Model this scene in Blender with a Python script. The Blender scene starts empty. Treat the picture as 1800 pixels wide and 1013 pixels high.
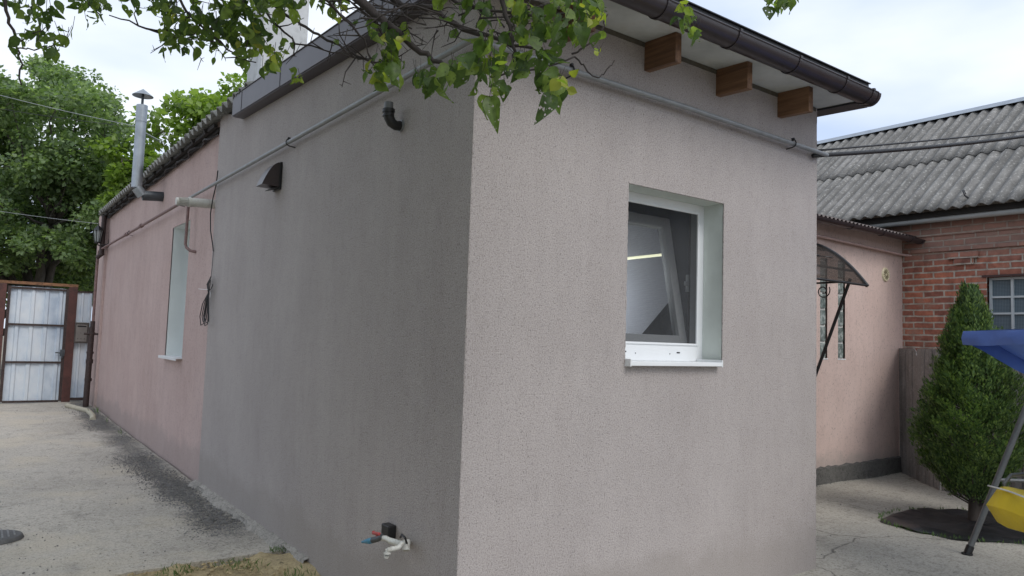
import bpy, bmesh, math, random
import numpy as np
from mathutils import Vector, Matrix
R_ = math.radians
random.seed(7); rng = np.random.default_rng(7)
scene = bpy.context.scene; COL = scene.collection

# ------------------------------------------------------------------ camera
CAM = np.array([-1.99756766, -3.10138092, 1.6])
CR = np.array([0.80445608, -0.59313799, 0.03221399])
CU = np.array([-0.06847599, -0.03872923, 0.99690074])
CF = np.array([0.59005208, 0.80416875, 0.07177168])
FPX = 1288.87
cd = bpy.data.cameras.new('camera'); cam = bpy.data.objects.new('camera', cd); COL.objects.link(cam)
cam.matrix_world = Matrix(((CR[0], CU[0], -CF[0], CAM[0]), (CR[1], CU[1], -CF[1], CAM[1]), (CR[2], CU[2], -CF[2], CAM[2]), (0, 0, 0, 1)))
cd.sensor_width = 36; cd.lens = FPX / 1800 * 36; cd.clip_end = 2000; cd.clip_start = .05
scene.camera = cam

# measured photo points turned into metres on a known plane, used while laying out the place
def ray(x, y): return CF + CR * (x - 900) / FPX - CU * (y - 506.5) / FPX
def on(ax, v, x, y):
    d = ray(x, y); return Vector(CAM + d * ((v - CAM[ax]) / d[ax]))
def dep(d, x, y): return Vector(CAM + ray(x, y) * d)

# ------------------------------------------------------------------ world, sun, exposure
SUN_EL, SUN_AZ = R_(47), R_(177)          # azimuth clockwise from +Y
w = bpy.data.worlds.new('World'); scene.world = w; w.use_nodes = True
nt = w.node_tree; N = nt.nodes; Lk = nt.links; N.clear()
wo = N.new('ShaderNodeOutputWorld'); bg = N.new('ShaderNodeBackground'); bg.inputs[1].default_value = .1
sky = N.new('ShaderNodeTexSky'); sky.sky_type = 'NISHITA'; sky.sun_disc = False
sky.sun_elevation = SUN_EL; sky.sun_rotation = SUN_AZ; sky.air_density = 1; sky.dust_density = 2
tc = N.new('ShaderNodeTexCoord'); mp = N.new('ShaderNodeMapping'); mp.inputs['Scale'].default_value = (1.6, 1.6, 4.5)
nz = N.new('ShaderNodeTexNoise'); nz.inputs['Scale'].default_value = 1.5; nz.inputs['Detail'].default_value = 5; nz.inputs['Roughness'].default_value = .45
rp = N.new('ShaderNodeValToRGB'); rp.color_ramp.elements[0].position = .36; rp.color_ramp.elements[0].color = (5.2, 6.3, 8.5, 1)
rp.color_ramp.elements[1].position = .62; rp.color_ramp.elements[1].color = (8.7, 9.2, 9.8, 1)
mx = N.new('ShaderNodeMixRGB'); mx.inputs[0].default_value = .9
Lk.new(tc.outputs['Generated'], mp.inputs[0]); Lk.new(mp.outputs[0], nz.inputs[0]); Lk.new(nz.outputs[0], rp.inputs[0])
Lk.new(sky.outputs[0], mx.inputs[1]); Lk.new(rp.outputs[0], mx.inputs[2]); Lk.new(mx.outputs[0], bg.inputs[0]); Lk.new(bg.outputs[0], wo.inputs[0])
sd = bpy.data.lights.new('sun', 'SUN'); sd.energy = 1.4; sd.angle = R_(28); sd.color = (1, .97, .93)
so = bpy.data.objects.new('sun', sd); COL.objects.link(so)
sdir = Vector((math.sin(SUN_AZ) * math.cos(SUN_EL), math.cos(SUN_AZ) * math.cos(SUN_EL), math.sin(SUN_EL)))
so.rotation_euler = sdir.to_track_quat('Z', 'Y').to_euler(); so.location = (0, 0, 30)
scene.view_settings.view_transform = 'Standard'; scene.view_settings.look = 'None'
scene.view_settings.exposure = 0.34; scene.view_settings.gamma = 1

# ------------------------------------------------------------------ helpers
class MB:
    def __init__(s): s.v = []; s.f = []
    def add(s, vs, fs):
        o = len(s.v); s.v += [tuple(v) for v in vs]; s.f += [tuple(i + o for i in f) for f in fs]; return s
    def box(s, a, b):
        x0, y0, z0 = a; x1, y1, z1 = b
        return s.add([(x0, y0, z0), (x1, y0, z0), (x1, y1, z0), (x0, y1, z0), (x0, y0, z1), (x1, y0, z1), (x1, y1, z1), (x0, y1, z1)],
                     [(0, 3, 2, 1), (4, 5, 6, 7), (0, 1, 5, 4), (1, 2, 6, 5), (2, 3, 7, 6), (3, 0, 4, 7)])
    def obox(s, c, ax, ay, az, sx, sy, sz):
        c = Vector(c); ax = Vector(ax).normalized() * sx / 2; ay = Vector(ay).normalized() * sy / 2; az = Vector(az).normalized() * sz / 2
        vs = [c + i * ax + j * ay + k * az for k in (-1, 1) for j in (-1, 1) for i in (-1, 1)]
        return s.add(vs, [(0, 2, 3, 1), (4, 5, 7, 6), (0, 1, 5, 4), (1, 3, 7, 5), (3, 2, 6, 7), (2, 0, 4, 6)])
    def bar(s, a, b, wd, ht, up=(0, 0, 1)):
        a = Vector(a); b = Vector(b); d = (b - a); n = d.normalized(); sd_ = n.cross(Vector(up)).normalized(); u = sd_.cross(n)
        return s.obox((a + b) / 2, n, sd_, u, d.length, wd, ht)
    def tube(s, pts, r, seg=10, cap=True):
        pts = [Vector(p) for p in pts]; n = len(pts)
        rs = r if isinstance(r, (list, tuple)) else [r] * n
        t0 = (pts[1] - pts[0]).normalized(); ref = Vector((0, 0, 1)) if abs(t0.z) < .9 else Vector((1, 0, 0))
        u = t0.cross(ref).normalized(); vs = []; fs = []
        for i, p in enumerate(pts):
            t = ((pts[min(i + 1, n - 1)] - p).normalized() + (p - pts[max(i - 1, 0)]).normalized())
            if t.length < 1e-6: t = t0
            t.normalize(); u = (u - t * u.dot(t)).normalized(); v = t.cross(u)
            for k in range(seg):
                a = 2 * math.pi * k / seg; vs.append(p + (u * math.cos(a) + v * math.sin(a)) * rs[i])
        for i in range(n - 1):
            for k in range(seg):
                a = i * seg + k; b = i * seg + (k + 1) % seg; fs.append((a, b, b + seg, a + seg))
        if cap: fs.append(tuple(range(seg - 1, -1, -1))); fs.append(tuple(range((n - 1) * seg, n * seg)))
        return s.add(vs, fs)
    def lathe(s, c, prof, seg=20, axis=(0, 0, 1)):
        c = Vector(c); a = Vector(axis).normalized(); ref = Vector((1, 0, 0)) if abs(a.x) < .9 else Vector((0, 1, 0))
        u = a.cross(ref).normalized(); v = a.cross(u); vs = []; fs = []
        for r, h in prof:
            for k in range(seg):
                t = 2 * math.pi * k / seg; vs.append(c + a * h + (u * math.cos(t) + v * math.sin(t)) * r)
        for i in range(len(prof) - 1):
            for k in range(seg):
                p = i * seg + k; q = i * seg + (k + 1) % seg; fs.append((p, q, q + seg, p + seg))
        return s.add(vs, fs)
    def build(s, name, mat, parent=None, smooth=False, bevel=0, solid=0, sub=0):
        me = bpy.data.meshes.new(name); me.from_pydata(s.v, [], s.f); me.update()
        o = bpy.data.objects.new(name, me); COL.objects.link(o)
        bm = bmesh.new(); bm.from_mesh(me); bmesh.ops.recalc_face_normals(bm, faces=bm.faces); bm.to_mesh(me); bm.free()
        if mat: me.materials.append(mat)
        if parent: o.parent = parent; o.matrix_parent_inverse = Matrix.Translation(parent.location).inverted() if parent.type == 'EMPTY' else Matrix.Identity(4)
        if solid:
            m = o.modifiers.new('s', 'SOLIDIFY'); m.thickness = solid; m.offset = 0
        if bevel:
            m = o.modifiers.new('b', 'BEVEL'); m.width = bevel; m.segments = 2; m.limit_method = 'ANGLE'; m.angle_limit = R_(40)
        if sub:
            m = o.modifiers.new('u', 'SUBSURF'); m.levels = m.render_levels = sub
        if smooth:
            for p in me.polygons: p.use_smooth = True
            if smooth != 2:
                try: me.set_sharp_from_angle(angle=R_(38))
                except Exception: pass
        return o

def tag(o, label=None, cat=None, group=None, kind=None):
    if label: o['label'] = label
    if cat: o['category'] = cat
    if group: o['group'] = group
    if kind: o['kind'] = kind
    return o
def thing(name, label, cat, loc=(0, 0, 0), group=None):
    o = bpy.data.objects.new(name, None); COL.objects.link(o); o.location = loc; o.empty_display_size = .2
    return tag(o, label, cat, group)

# ------------------------------------------------------------------ materials
def mat(name):
    m = bpy.data.materials.new(name); m.use_nodes = True; t = m.node_tree
    b = t.nodes['Principled BSDF']; return m, t, b
def noise(t, scale, detail=4, rough=.5, vec=None, sc=None, src='Object'):
    n = t.nodes.new('ShaderNodeTexNoise'); n.inputs['Scale'].default_value = scale; n.inputs['Detail'].default_value = detail; n.inputs['Roughness'].default_value = rough
    if vec is None:
        c = t.nodes.new('ShaderNodeTexCoord'); vec = c.outputs[src]
    if sc:
        mpn = t.nodes.new('ShaderNodeMapping'); mpn.inputs['Scale'].default_value = sc; t.links.new(vec, mpn.inputs[0]); vec = mpn.outputs[0]
    t.links.new(vec, n.inputs[0]); return n.outputs[0]
def ramp(t, src, stops):
    r = t.nodes.new('ShaderNodeValToRGB'); e = r.color_ramp.elements
    while len(e) > 1: e.remove(e[-1])
    e[0].position = stops[0][0]; e[0].color = tuple(stops[0][1]) + (1,) if not isinstance(stops[0][1], float) else (stops[0][1],) * 3 + (1,)
    for p, c in stops[1:]:
        k = e.new(p); k.color = tuple(c) + (1,) if not isinstance(c, float) else (c,) * 3 + (1,)
    t.links.new(src, r.inputs[0]); return r.outputs[0]
def mixc(t, a, b, fac, mode='MIX'):
    m = t.nodes.new('ShaderNodeMixRGB'); m.blend_type = mode
    for i, v in ((0, fac), (1, a), (2, b)):
        if isinstance(v, (int, float)): m.inputs[i].default_value = v if i == 0 else (v, v, v, 1)
        elif isinstance(v, tuple): m.inputs[i].default_value = v + (1,) if len(v) == 3 else v
        else: t.links.new(v, m.inputs[i])
    return m.outputs[0]
def bump(t, b, h, strength=.3, dist=.01, prev=None):
    n = t.nodes.new('ShaderNodeBump'); n.inputs['Strength'].default_value = strength; n.inputs['Distance'].default_value = dist
    t.links.new(h, n.inputs['Height'])
    if prev: t.links.new(prev, n.inputs['Normal'])
    t.links.new(n.outputs[0], b.inputs['Normal']); return n.outputs[0]
def math_(t, op, a, b=0.):
    m = t.nodes.new('ShaderNodeMath'); m.operation = op
    for i, v in ((0, a), (1, b)):
        if isinstance(v, (int, float)): m.inputs[i].default_value = v
        else: t.links.new(v, m.inputs[i])
    return m.outputs[0]
def simple(name, col, rough=.5, metal=0., var=.12, nscale=6., bscale=0, bstr=.2, dirt=None):
    m, t, b = mat(name)
    n = noise(t, nscale, 5, .6)
    lo = tuple(c * (1 - var) for c in col); hi = tuple(min(1, c * (1 + var)) for c in col)
    c = ramp(t, n, [(.3, lo), (.7, hi)])
    if dirt:
        d = noise(t, nscale * 2.3, 6, .7); f = ramp(t, d, [(.52, 0.), (.68, 1.)]); c = mixc(t, c, dirt, f)
    t.links.new(c, b.inputs['Base Color']); b.inputs['Roughness'].default_value = rough; b.inputs['Metallic'].default_value = metal
    if bscale: bump(t, b, noise(t, bscale, 4, .6), bstr, .003)
    return m

def stucco(name, c_lo, c_hi, c_dark, grain=.55, damp=None, gsc=130., streak=.5):
    m, t, b = mat(name)
    big = noise(t, .9, 5, .6)
    col = ramp(t, big, [(.3, c_lo), (.7, c_hi)])
    st = noise(t, 5., 4, .6, sc=(1., 1., .09)); f = ramp(t, st, [(.45, 0.), (.75, 1.)])
    col = mixc(t, col, c_dark, math_(t, 'MULTIPLY', f, streak))
    pt = noise(t, 1.7, 6, .7, sc=(1., 1., .6)); col = mixc(t, col, ramp(t, pt, [(.35, .95), (.5, 1.), (.65, 1.03)]), 1., 'MULTIPLY')
    sc2 = noise(t, 16., 5, .75, sc=(1., 1., .35)); col = mixc(t, col, ramp(t, sc2, [(.34, .93), (.45, 1.), (.66, 1.03)]), 1., 'MULTIPLY')
    blot = noise(t, 2.6, 4, .65); f2 = ramp(t, blot, [(.55, 0.), (.75, 1.)]); col = mixc(t, col, c_dark, math_(t, 'MULTIPLY', f2, streak * .5))
    g = noise(t, gsc, 3, .8); gf = ramp(t, g, [(.36, 1. - grain), (.46, .95), (.56, 1.04), (.68, 1. + grain * .5)])
    col = mixc(t, col, gf, 1., 'MULTIPLY')
    # small dark pits running downwards
    pit = noise(t, gsc * .8, 2, .6, sc=(1., 1., .5)); pf = ramp(t, pit, [(.30, .62), (.40, 1.)]); col = mixc(t, col, pf, 1., 'MULTIPLY')
    if damp:
        tcn = t.nodes.new('ShaderNodeTexCoord'); sx = t.nodes.new('ShaderNodeSeparateXYZ'); t.links.new(tcn.outputs['Object'], sx.inputs[0])
        wob = noise(t, 2.2, 4, .6); hgt = math_(t, 'ADD', sx.outputs[2], math_(t, 'MULTIPLY', wob, -.5))
        df = ramp(t, hgt, [(.0, 1.), (.12, .0)]); col = mixc(t, col, damp, math_(t, 'MULTIPLY', df, .45))
    t.links.new(col, b.inputs['Base Color']); b.inputs['Roughness'].default_value = .95; b.inputs['Specular IOR Level'].default_value = .2
    h = math_(t, 'ADD', g, math_(t, 'MULTIPLY', pf, .5)); bump(t, b, h, .8, .005)
    return m
M = {}
M['stucco'] = stucco('grey_stucco', (.383, .346, .330), (.425, .386, .368), (.315, .275, .257), .42, damp=(.30, .27, .245), streak=.20)
M['pink'] = stucco('pink_render', (.46, .345, .315), (.53, .41, .38), (.38, .28, .255), .1, gsc=90., streak=.3, damp=(.33, .28, .26))
M['pink2'] = stucco('pale_pink_render', (.60, .455, .40), (.66, .515, .46), (.50, .37, .33), .06, gsc=90., streak=.3, damp=(.33, .30, .27))
M['reveal'] = simple('reveal_paint', (.60, .64, .60), .8, var=.06, nscale=5, bscale=60, bstr=.2)
M['white'] = simple('white_plastic', (.74, .755, .76), .35, var=.03, nscale=4)
M['winwhite'] = simple('white_jamb', (.78, .82, .80), .6, var=.04, nscale=3)
M['brownm'] = simple('brown_coated_metal', (.030, .023, .025), .36, 0., .15, 12)
M['trim'] = simple('grey_brown_trim', (.068, .058, .064), .4, .2, .12, 5)
M['darkmetal'] = simple('dark_roof_metal', (.035, .035, .038), .5, .2, .2, 8)
M['pipegrey'] = simple('grey_pipe_paint', (.25, .26, .265), .45, .2, .15, 14, bscale=80, bstr=.15)
M['pipebrown'] = simple('brown_pipe_paint', (.20, .125, .115), .6, 0, .2, 14, dirt=(.09, .055, .05))
M['pipeblack'] = simple('rusty_black_pipe', (.035, .022, .02), .6, .1, .4, 22, dirt=(.10, .055, .045), bscale=60)
M['galv'] = simple('galvanised_steel', (.33, .36, .39), .42, .75, .18, 7)
M['galvdark'] = simple('sooty_steel', (.10, .11, .12), .5, .6, .3, 9)
M['pvc'] = simple('aged_white_plastic', (.56, .56, .52), .5, 0, .08, 9, dirt=(.34, .32, .28))
M['black'] = simple('black_plastic', (.012, .012, .013), .4, 0, .2, 10)
M['cable'] = simple('black_cable', (.015, .015, .017), .5, 0, .2, 10)
M['wirepale'] = simple('pale_wire', (.32, .34, .34), .5, .2, .1, 10)
M['rustframe'] = simple('rust_red_paint', (.085, .032, .026), .6, .1, .3, 6, dirt=(.045, .022, .018), bscale=40)
M['rustrail'] = simple('rusty_rail', (.20, .10, .05), .8, .1, .4, 8, dirt=(.08, .04, .025))
M['blue'] = simple('blue_valve', (.06, .22, .33), .45, 0, .1, 20)
M['red'] = simple('red_valve', (.40, .06, .055), .5, 0, .1, 20)
M['beige'] = simple('beige_pipe', (.42, .39, .30), .6, 0, .15, 8)
M['asb'] = None
def timber():
    m, t, b = mat('rafter_timber')
    g = noise(t, 30., 5, .6, sc=(1., .06, 1.)); c = ramp(t, g, [(.3, (.09, .045, .024)), (.5, (.17, .088, .044)), (.75, (.27, .15, .08))])
    t.links.new(c, b.inputs['Base Color']); b.inputs['Roughness'].default_value = .6; bump(t, b, g, .2, .003); return m
M['timber'] = timber()
def soffit():
    m, t, b = mat('soffit_board')
    a = noise(t, 3., 5, .6); c = ramp(t, a, [(.3, (.40, .42, .40)), (.6, (.56, .58, .56)), (.75, (.48, .47, .43))])
    t.links.new(c, b.inputs['Base Color']); b.inputs['Roughness'].default_value = .85; bump(t, b, noise(t, 30., 4), .2, .004); return m
M['soffit'] = soffit()
def asbestos(name, c0, c1, lich, trough=None):
    m, t, b = mat(name)
    a = noise(t, 2.2, 6, .62); c = ramp(t, a, [(.3, c0), (.7, c1)])
    st = noise(t, 6., 5, .65, sc=(.25, 1.2, .25)); c = mixc(t, c, tuple(x * .50 for x in c0), ramp(t, st, [(.45, 0.), (.72, .75)]))
    l = noise(t, 26., 5, .7); c = mixc(t, c, lich, ramp(t, l, [(.56, 0.), (.64, .75)]))
    if trough:     # troughs coloured darker and crests paler along the waves of the sheet
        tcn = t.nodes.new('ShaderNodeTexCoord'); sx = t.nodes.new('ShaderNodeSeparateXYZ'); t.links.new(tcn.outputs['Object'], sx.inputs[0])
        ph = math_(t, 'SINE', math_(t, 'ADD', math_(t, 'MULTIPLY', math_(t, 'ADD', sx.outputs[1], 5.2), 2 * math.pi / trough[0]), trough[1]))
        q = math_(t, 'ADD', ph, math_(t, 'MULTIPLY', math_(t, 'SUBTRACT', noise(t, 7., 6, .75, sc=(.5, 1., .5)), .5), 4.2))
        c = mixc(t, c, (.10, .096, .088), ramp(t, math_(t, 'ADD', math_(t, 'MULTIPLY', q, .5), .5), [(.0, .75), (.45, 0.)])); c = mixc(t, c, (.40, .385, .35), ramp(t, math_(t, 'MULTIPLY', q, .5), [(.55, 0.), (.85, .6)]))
    d = noise(t, 45., 4, .7); c = mixc(t, c, (.05, .05, .048), ramp(t, d, [(.58, 0.), (.70, .8)]))
    t.links.new(c, b.inputs['Base Color']); b.inputs['Roughness'].default_value = .95; bump(t, b, noise(t, 60., 4, .7), .4, .006); return m
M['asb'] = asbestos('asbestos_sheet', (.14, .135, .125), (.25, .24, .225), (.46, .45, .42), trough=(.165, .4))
M['asbdark'] = asbestos('weathered_sheet_edge', (.17, .17, .16), (.30, .30, .285), (.42, .42, .39))
M['fence'] = asbestos('grey_fence_sheet', (.19, .18, .172), (.29, .28, .27), (.34, .33, .31))
def brick():
    m, t, b = mat('red_brick')
    tcn = t.nodes.new('ShaderNodeTexCoord'); sx = t.nodes.new('ShaderNodeSeparateXYZ'); cb = t.nodes.new('ShaderNodeCombineXYZ')
    t.links.new(tcn.outputs['Object'], sx.inputs[0]); t.links.new(math_(t, 'ADD', sx.outputs[1], sx.outputs[0]), cb.inputs[0]); t.links.new(sx.outputs[2], cb.inputs[1])
    wn = t.nodes.new('ShaderNodeTexNoise'); wn.inputs['Scale'].default_value = 7; t.links.new(cb.outputs[0], wn.inputs[0])
    vm = t.nodes.new('ShaderNodeVectorMath'); vm.operation = 'MULTIPLY_ADD'; vm.inputs[1].default_value = (.02, .02, 0); t.links.new(wn.outputs[1], vm.inputs[0]); t.links.new(cb.outputs[0], vm.inputs[2])
    bt = t.nodes.new('ShaderNodeTexBrick'); t.links.new(vm.outputs[0], bt.inputs[0])
    bt.inputs['Scale'].default_value = 1; bt.inputs['Brick Width'].default_value = .262; bt.inputs['Row Height'].default_value = .085
    bt.inputs['Mortar Size'].default_value = .012; bt.inputs['Mortar Smooth'].default_value = .25; bt.inputs['Bias'].default_value = 0
    bt.inputs['Color1'].default_value = (.42, .155, .095, 1); bt.inputs['Color2'].default_value = (.26, .105, .075, 1); bt.inputs['Mortar'].default_value = (.43, .38, .32, 1)
    v = noise(t, 9., 5, .7); c = mixc(t, bt.outputs[0], ramp(t, v, [(.3, .6), (.7, 1.4)]), 1., 'MULTIPLY')
    sm = noise(t, 3., 6, .7); c = mixc(t, c, (.33, .22, .17), ramp(t, sm, [(.54, 0.), (.68, .75)]))
    hh = math_(t, 'MULTIPLY', sx.outputs[2], 1.); hf = ramp(t, math_(t, 'SUBTRACT', math_(t, 'ADD', hh, math_(t, 'MULTIPLY', sm, .3)), 2.6), [(.35, 0.), (.55, .6)])
    c = mixc(t, c, (.28, .20, .165), hf)
    t.links.new(c, b.inputs['Base Color']); b.inputs['Roughness'].default_value = .92
    h = math_(t, 'ADD', math_(t, 'MULTIPLY', bt.outputs[1], -1.), math_(t, 'MULTIPLY', v, .5)); bump(t, b, h, .8, .012); return m
M['brick'] = brick()
def concrete(name, base, lo, dk, crack=True, sandy=None, strip=False):
    m, t, b = mat(name)
    a = noise(t, .8, 6, .6); c = ramp(t, a, [(.3, lo), (.5, base), (.72, tuple(x * 1.12 for x in base))])
    s = noise(t, 3.2, 7, .72); c = mixc(t, c, dk, ramp(t, s, [(.50, 0.), (.66, .55)]))
    s2 = noise(t, 11., 7, .8, sc=(1., .6, 1.)); c = mixc(t, c, dk, ramp(t, s2, [(.54, 0.), (.64, .45)])); s3 = noise(t, 30., 5, .8); c = mixc(t, c, ramp(t, s3, [(.36, .62), (.46, 1.), (.62, 1.1)]), 1., 'MULTIPLY')
    if sandy: c = mixc(t, c, sandy, ramp(t, noise(t, 1.1, 5, .6), [(.5, 0.), (.62, .75)]))
    if strip:      # dark grit washed along the wall foot, ragged edge
        tcn = t.nodes.new('ShaderNodeTexCoord'); sx = t.nodes.new('ShaderNodeSeparateXYZ'); t.links.new(tcn.outputs['Object'], sx.inputs[0])
        cl = math_(t, "ADD", math_(t, "MULTIPLY", sx.outputs[1], .008), -.24); dx = math_(t, 'ABSOLUTE', math_(t, 'SUBTRACT', sx.outputs[0], cl))
        wn1 = noise(t, 1.7, 5, .65); wn2 = noise(t, 14., 5, .75); wn3 = noise(t, 60., 3, .7)
        q = math_(t, 'ADD', math_(t, 'ADD', dx, math_(t, 'MULTIPLY', math_(t, 'SUBTRACT', wn1, .5), .7)), math_(t, 'MULTIPLY', math_(t, 'SUBTRACT', wn2, .5), .5))
        ym = ramp(t, math_(t, 'MULTIPLY', sx.outputs[1], .1), [(.24, 0.), (.34, 1.)])
        f = math_(t, 'MULTIPLY', ramp(t, q, [(.04, .85), (.30, 0.)]), ym); f = math_(t, 'MULTIPLY', f, ramp(t, wn3, [(.40, 1.), (.60, .55)])); c = mixc(t, c, (.085, .082, .078), f)
    g = noise(t, 70., 4, .75); c = mixc(t, c, ramp(t, g, [(.32, .55), (.45, .95), (.7, 1.15)]), 1., 'MULTIPLY')
    pb = noise(t, 22., 3, .6); c = mixc(t, c, ramp(t, pb, [(.27, .35), (.33, 1.)]), 1., 'MULTIPLY')
    h = math_(t, 'ADD', math_(t, 'ADD', math_(t, 'MULTIPLY', s, 2.), math_(t, 'MULTIPLY', s2, 1.5)), math_(t, 'MULTIPLY', g, .5))
    if crack:
        tcn = t.nodes.new('ShaderNodeTexCoord'); wn = t.nodes.new('ShaderNodeTexNoise'); wn.inputs['Scale'].default_value = 3; wn.inputs['Detail'].default_value = 6
        t.links.new(tcn.outputs['Object'], wn.inputs[0]); vm = t.nodes.new('ShaderNodeVectorMath'); vm.operation = 'MULTIPLY_ADD'; vm.inputs[1].default_value = (.35, .35, 0)
        t.links.new(wn.outputs[1], vm.inputs[0]); t.links.new(tcn.outputs['Object'], vm.inputs[2])
        vo = t.nodes.new('ShaderNodeTexVoronoi'); vo.feature = 'DISTANCE_TO_EDGE'; vo.inputs['Scale'].default_value = .55; t.links.new(vm.outputs[0], vo.inputs[0])
        cf = ramp(t, vo.outputs[0], [(.0, .42), (.006, 1.)]); c = mixc(t, c, cf, 1., 'MULTIPLY'); h = math_(t, 'ADD', h, cf)
    t.links.new(c, b.inputs['Base Color']); b.inputs['Roughness'].default_value = .95; b.inputs['Specular IOR Level'].default_value = .2; bump(t, b, h, .7, .012); return m
M['yard'] = concrete('dusty_concrete', (.46, .425, .37), (.38, .35, .305), (.24, .225, .20), False, sandy=(.50, .45, .365), strip=True)
M['yard2'] = concrete('cracked_concrete', (.42, .395, .34), (.33, .31, .265), (.23, .215, .185), True)
M['plinth'] = concrete('dark_plinth', (.14, .135, .125), (.09, .09, .085), (.05, .05, .048), False)
M['mortar'] = concrete('mortar_fillet', (.36, .335, .30), (.26, .245, .22), (.16, .15, .135), False)
M['sand'] = concrete('yellow_sand', (.42, .34, .20), (.34, .27, .155), (.25, .20, .12), False)
M['earth'] = concrete('bare_earth', (.28, .25, .20), (.20, .18, .14), (.13, .12, .09), False)
M['gravel'] = simple('gravel_stone', (.17, .165, .16), .95, 0, .5, 16)
M['debris'] = concrete('dark_grit', (.115, .11, .105), (.08, .078, .074), (.05, .05, .048), False)
def glass(name, col=(.8, .85, .85), rough=.03, alpha=.35):
    m, t, b = mat(name); b.inputs['Base Color'].default_value = col + (1,); b.inputs['Roughness'].default_value = rough
    out = t.nodes['Material Output']; tr = t.nodes.new('ShaderNodeBsdfTransparent'); ms = t.nodes.new('ShaderNodeMixShader')
    lw = t.nodes.new('ShaderNodeFresnel'); lw.inputs[0].default_value = 1.5; gl = t.nodes.new('ShaderNodeBsdfGlossy'); gl.inputs['Roughness'].default_value = rough
    tr.inputs[0].default_value = (.88, .92, .92, 1)
    t.links.new(lw.outputs[0], ms.inputs[0]); t.links.new(tr.outputs[0], ms.inputs[1]); t.links.new(gl.outputs[0], ms.inputs[2]); t.links.new(ms.outputs[0], out.inputs[0]); return m
M['glass'] = glass('window_glass')
def screen(name, col, fac):
    m, t, b = mat(name); out = t.nodes['Material Output']; b.inputs['Base Color'].default_value = col + (1,); b.inputs['Roughness'].default_value = .8
    tr = t.nodes.new('ShaderNodeBsdfTransparent'); ms = t.nodes.new('ShaderNodeMixShader')
    wv = t.nodes.new('ShaderNodeTexWave'); wv.bands_direction = 'Z'; wv.inputs['Scale'].default_value = 40; tcn = t.nodes.new('ShaderNodeTexCoord'); t.links.new(tcn.outputs['Object'], wv.inputs[0])
    f = ramp(t, wv.outputs[0], [(0., fac - .06), (1., fac + .06)])
    t.links.new(f, ms.inputs[0]); t.links.new(tr.outputs[0], ms.inputs[1]); t.links.new(b.outputs[0], ms.inputs[2]); t.links.new(ms.outputs[0], out.inputs[0]); return m
M['screen'] = screen('insect_mesh', (.035, .037, .04), .62)
def poly():
    m, t, b = mat('tinted_polycarbonate'); out = t.nodes['Material Output']; b.inputs['Base Color'].default_value = (.10, .085, .075, 1); b.inputs['Roughness'].default_value = .2
    tr = t.nodes.new('ShaderNodeBsdfTransparent'); tr.inputs[0].default_value = (.60, .57, .55, 1); ms = t.nodes.new('ShaderNodeMixShader'); ms.inputs[0].default_value = .4
    t.links.new(tr.outputs[0], ms.inputs[1]); t.links.new(b.outputs[0], ms.inputs[2]); t.links.new(ms.outputs[0], out.inputs[0]); return m
M['poly'] = poly()
def glassblock():
    m, t, b = mat('glass_block'); a = noise(t, 18., 4, .6); c = ramp(t, a, [(.35, (.09, .115, .105)), (.5, (.20, .235, .22)), (.66, (.42, .46, .43))])
    t.links.new(c, b.inputs['Base Color']); b.inputs['Roughness'].default_value = .15; bump(t, b, noise(t, 25., 3), .4, .01); return m
M['gblock'] = glassblock()
def ribbed_pane():
    m, t, b = mat('ribbed_pane'); wv = t.nodes.new('ShaderNodeTexWave'); wv.bands_direction = 'Z'; wv.inputs['Scale'].default_value = 18; tcn = t.nodes.new('ShaderNodeTexCoord'); t.links.new(tcn.outputs['Object'], wv.inputs[0])
    w2 = t.nodes.new('ShaderNodeTexWave'); w2.bands_direction = 'Y'; w2.inputs['Scale'].default_value = 18; t.links.new(tcn.outputs['Object'], w2.inputs[0])
    f = mixc(t, wv.outputs[0], w2.outputs[0], .5); c = ramp(t, f, [(.2, (.07, .10, .12)), (.8, (.16, .21, .24))])
    t.links.new(c, b.inputs['Base Color']); b.inputs['Roughness'].default_value = .25; return m
M['rpane'] = ribbed_pane()
def fabric(name, col, trans=.25, rough=.7, wr=4.):
    m, t, b = mat(name); out = t.nodes['Material Output']; a = noise(t, 3., 4, .5); c = ramp(t, a, [(.3, tuple(x * .85 for x in col)), (.7, tuple(min(1, x * 1.12) for x in col))])
    t.links.new(c, b.inputs['Base Color']); b.inputs['Roughness'].default_value = rough
    bump(t, b, noise(t, wr, 3, .5), .35, .05)
    tl = t.nodes.new('ShaderNodeBsdfTranslucent'); t.links.new(c, tl.inputs[0]); ms = t.nodes.new('ShaderNodeMixShader'); ms.inputs[0].default_value = trans
    t.links.new(b.outputs[0], ms.inputs[1]); t.links.new(tl.outputs[0], ms.inputs[2]); t.links.new(ms.outputs[0], out.inputs[0]); return m
M['bluecloth'] = fabric('blue_canopy_cloth', (.11, .20, .55), .05, .55)
M['yellow'] = fabric('yellow_cushion_cloth', (.78, .58, .03), .05, .5, 7.)
M['film'] = simple('black_film', (.016, .016, .018), .36, 0, .3, 5, bscale=14, bstr=1.)
def bark(name, col):
    m, t, b = mat(name); a = noise(t, 12., 6, .7, sc=(1., 1., .3)); c = ramp(t, a, [(.3, tuple(x * .5 for x in col)), (.7, tuple(x * 1.3 for x in col))])
    t.links.new(c, b.inputs['Base Color']); b.inputs['Roughness'].default_value = .9; bump(t, b, a, .6, .01); return m
M['bark'] = bark('tree_bark', (.060, .048, .040)); M['barkfar'] = bark('grey_bark', (.075, .065, .055)); M['twig'] = bark('twig_bark', (.055, .045, .042))
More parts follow.
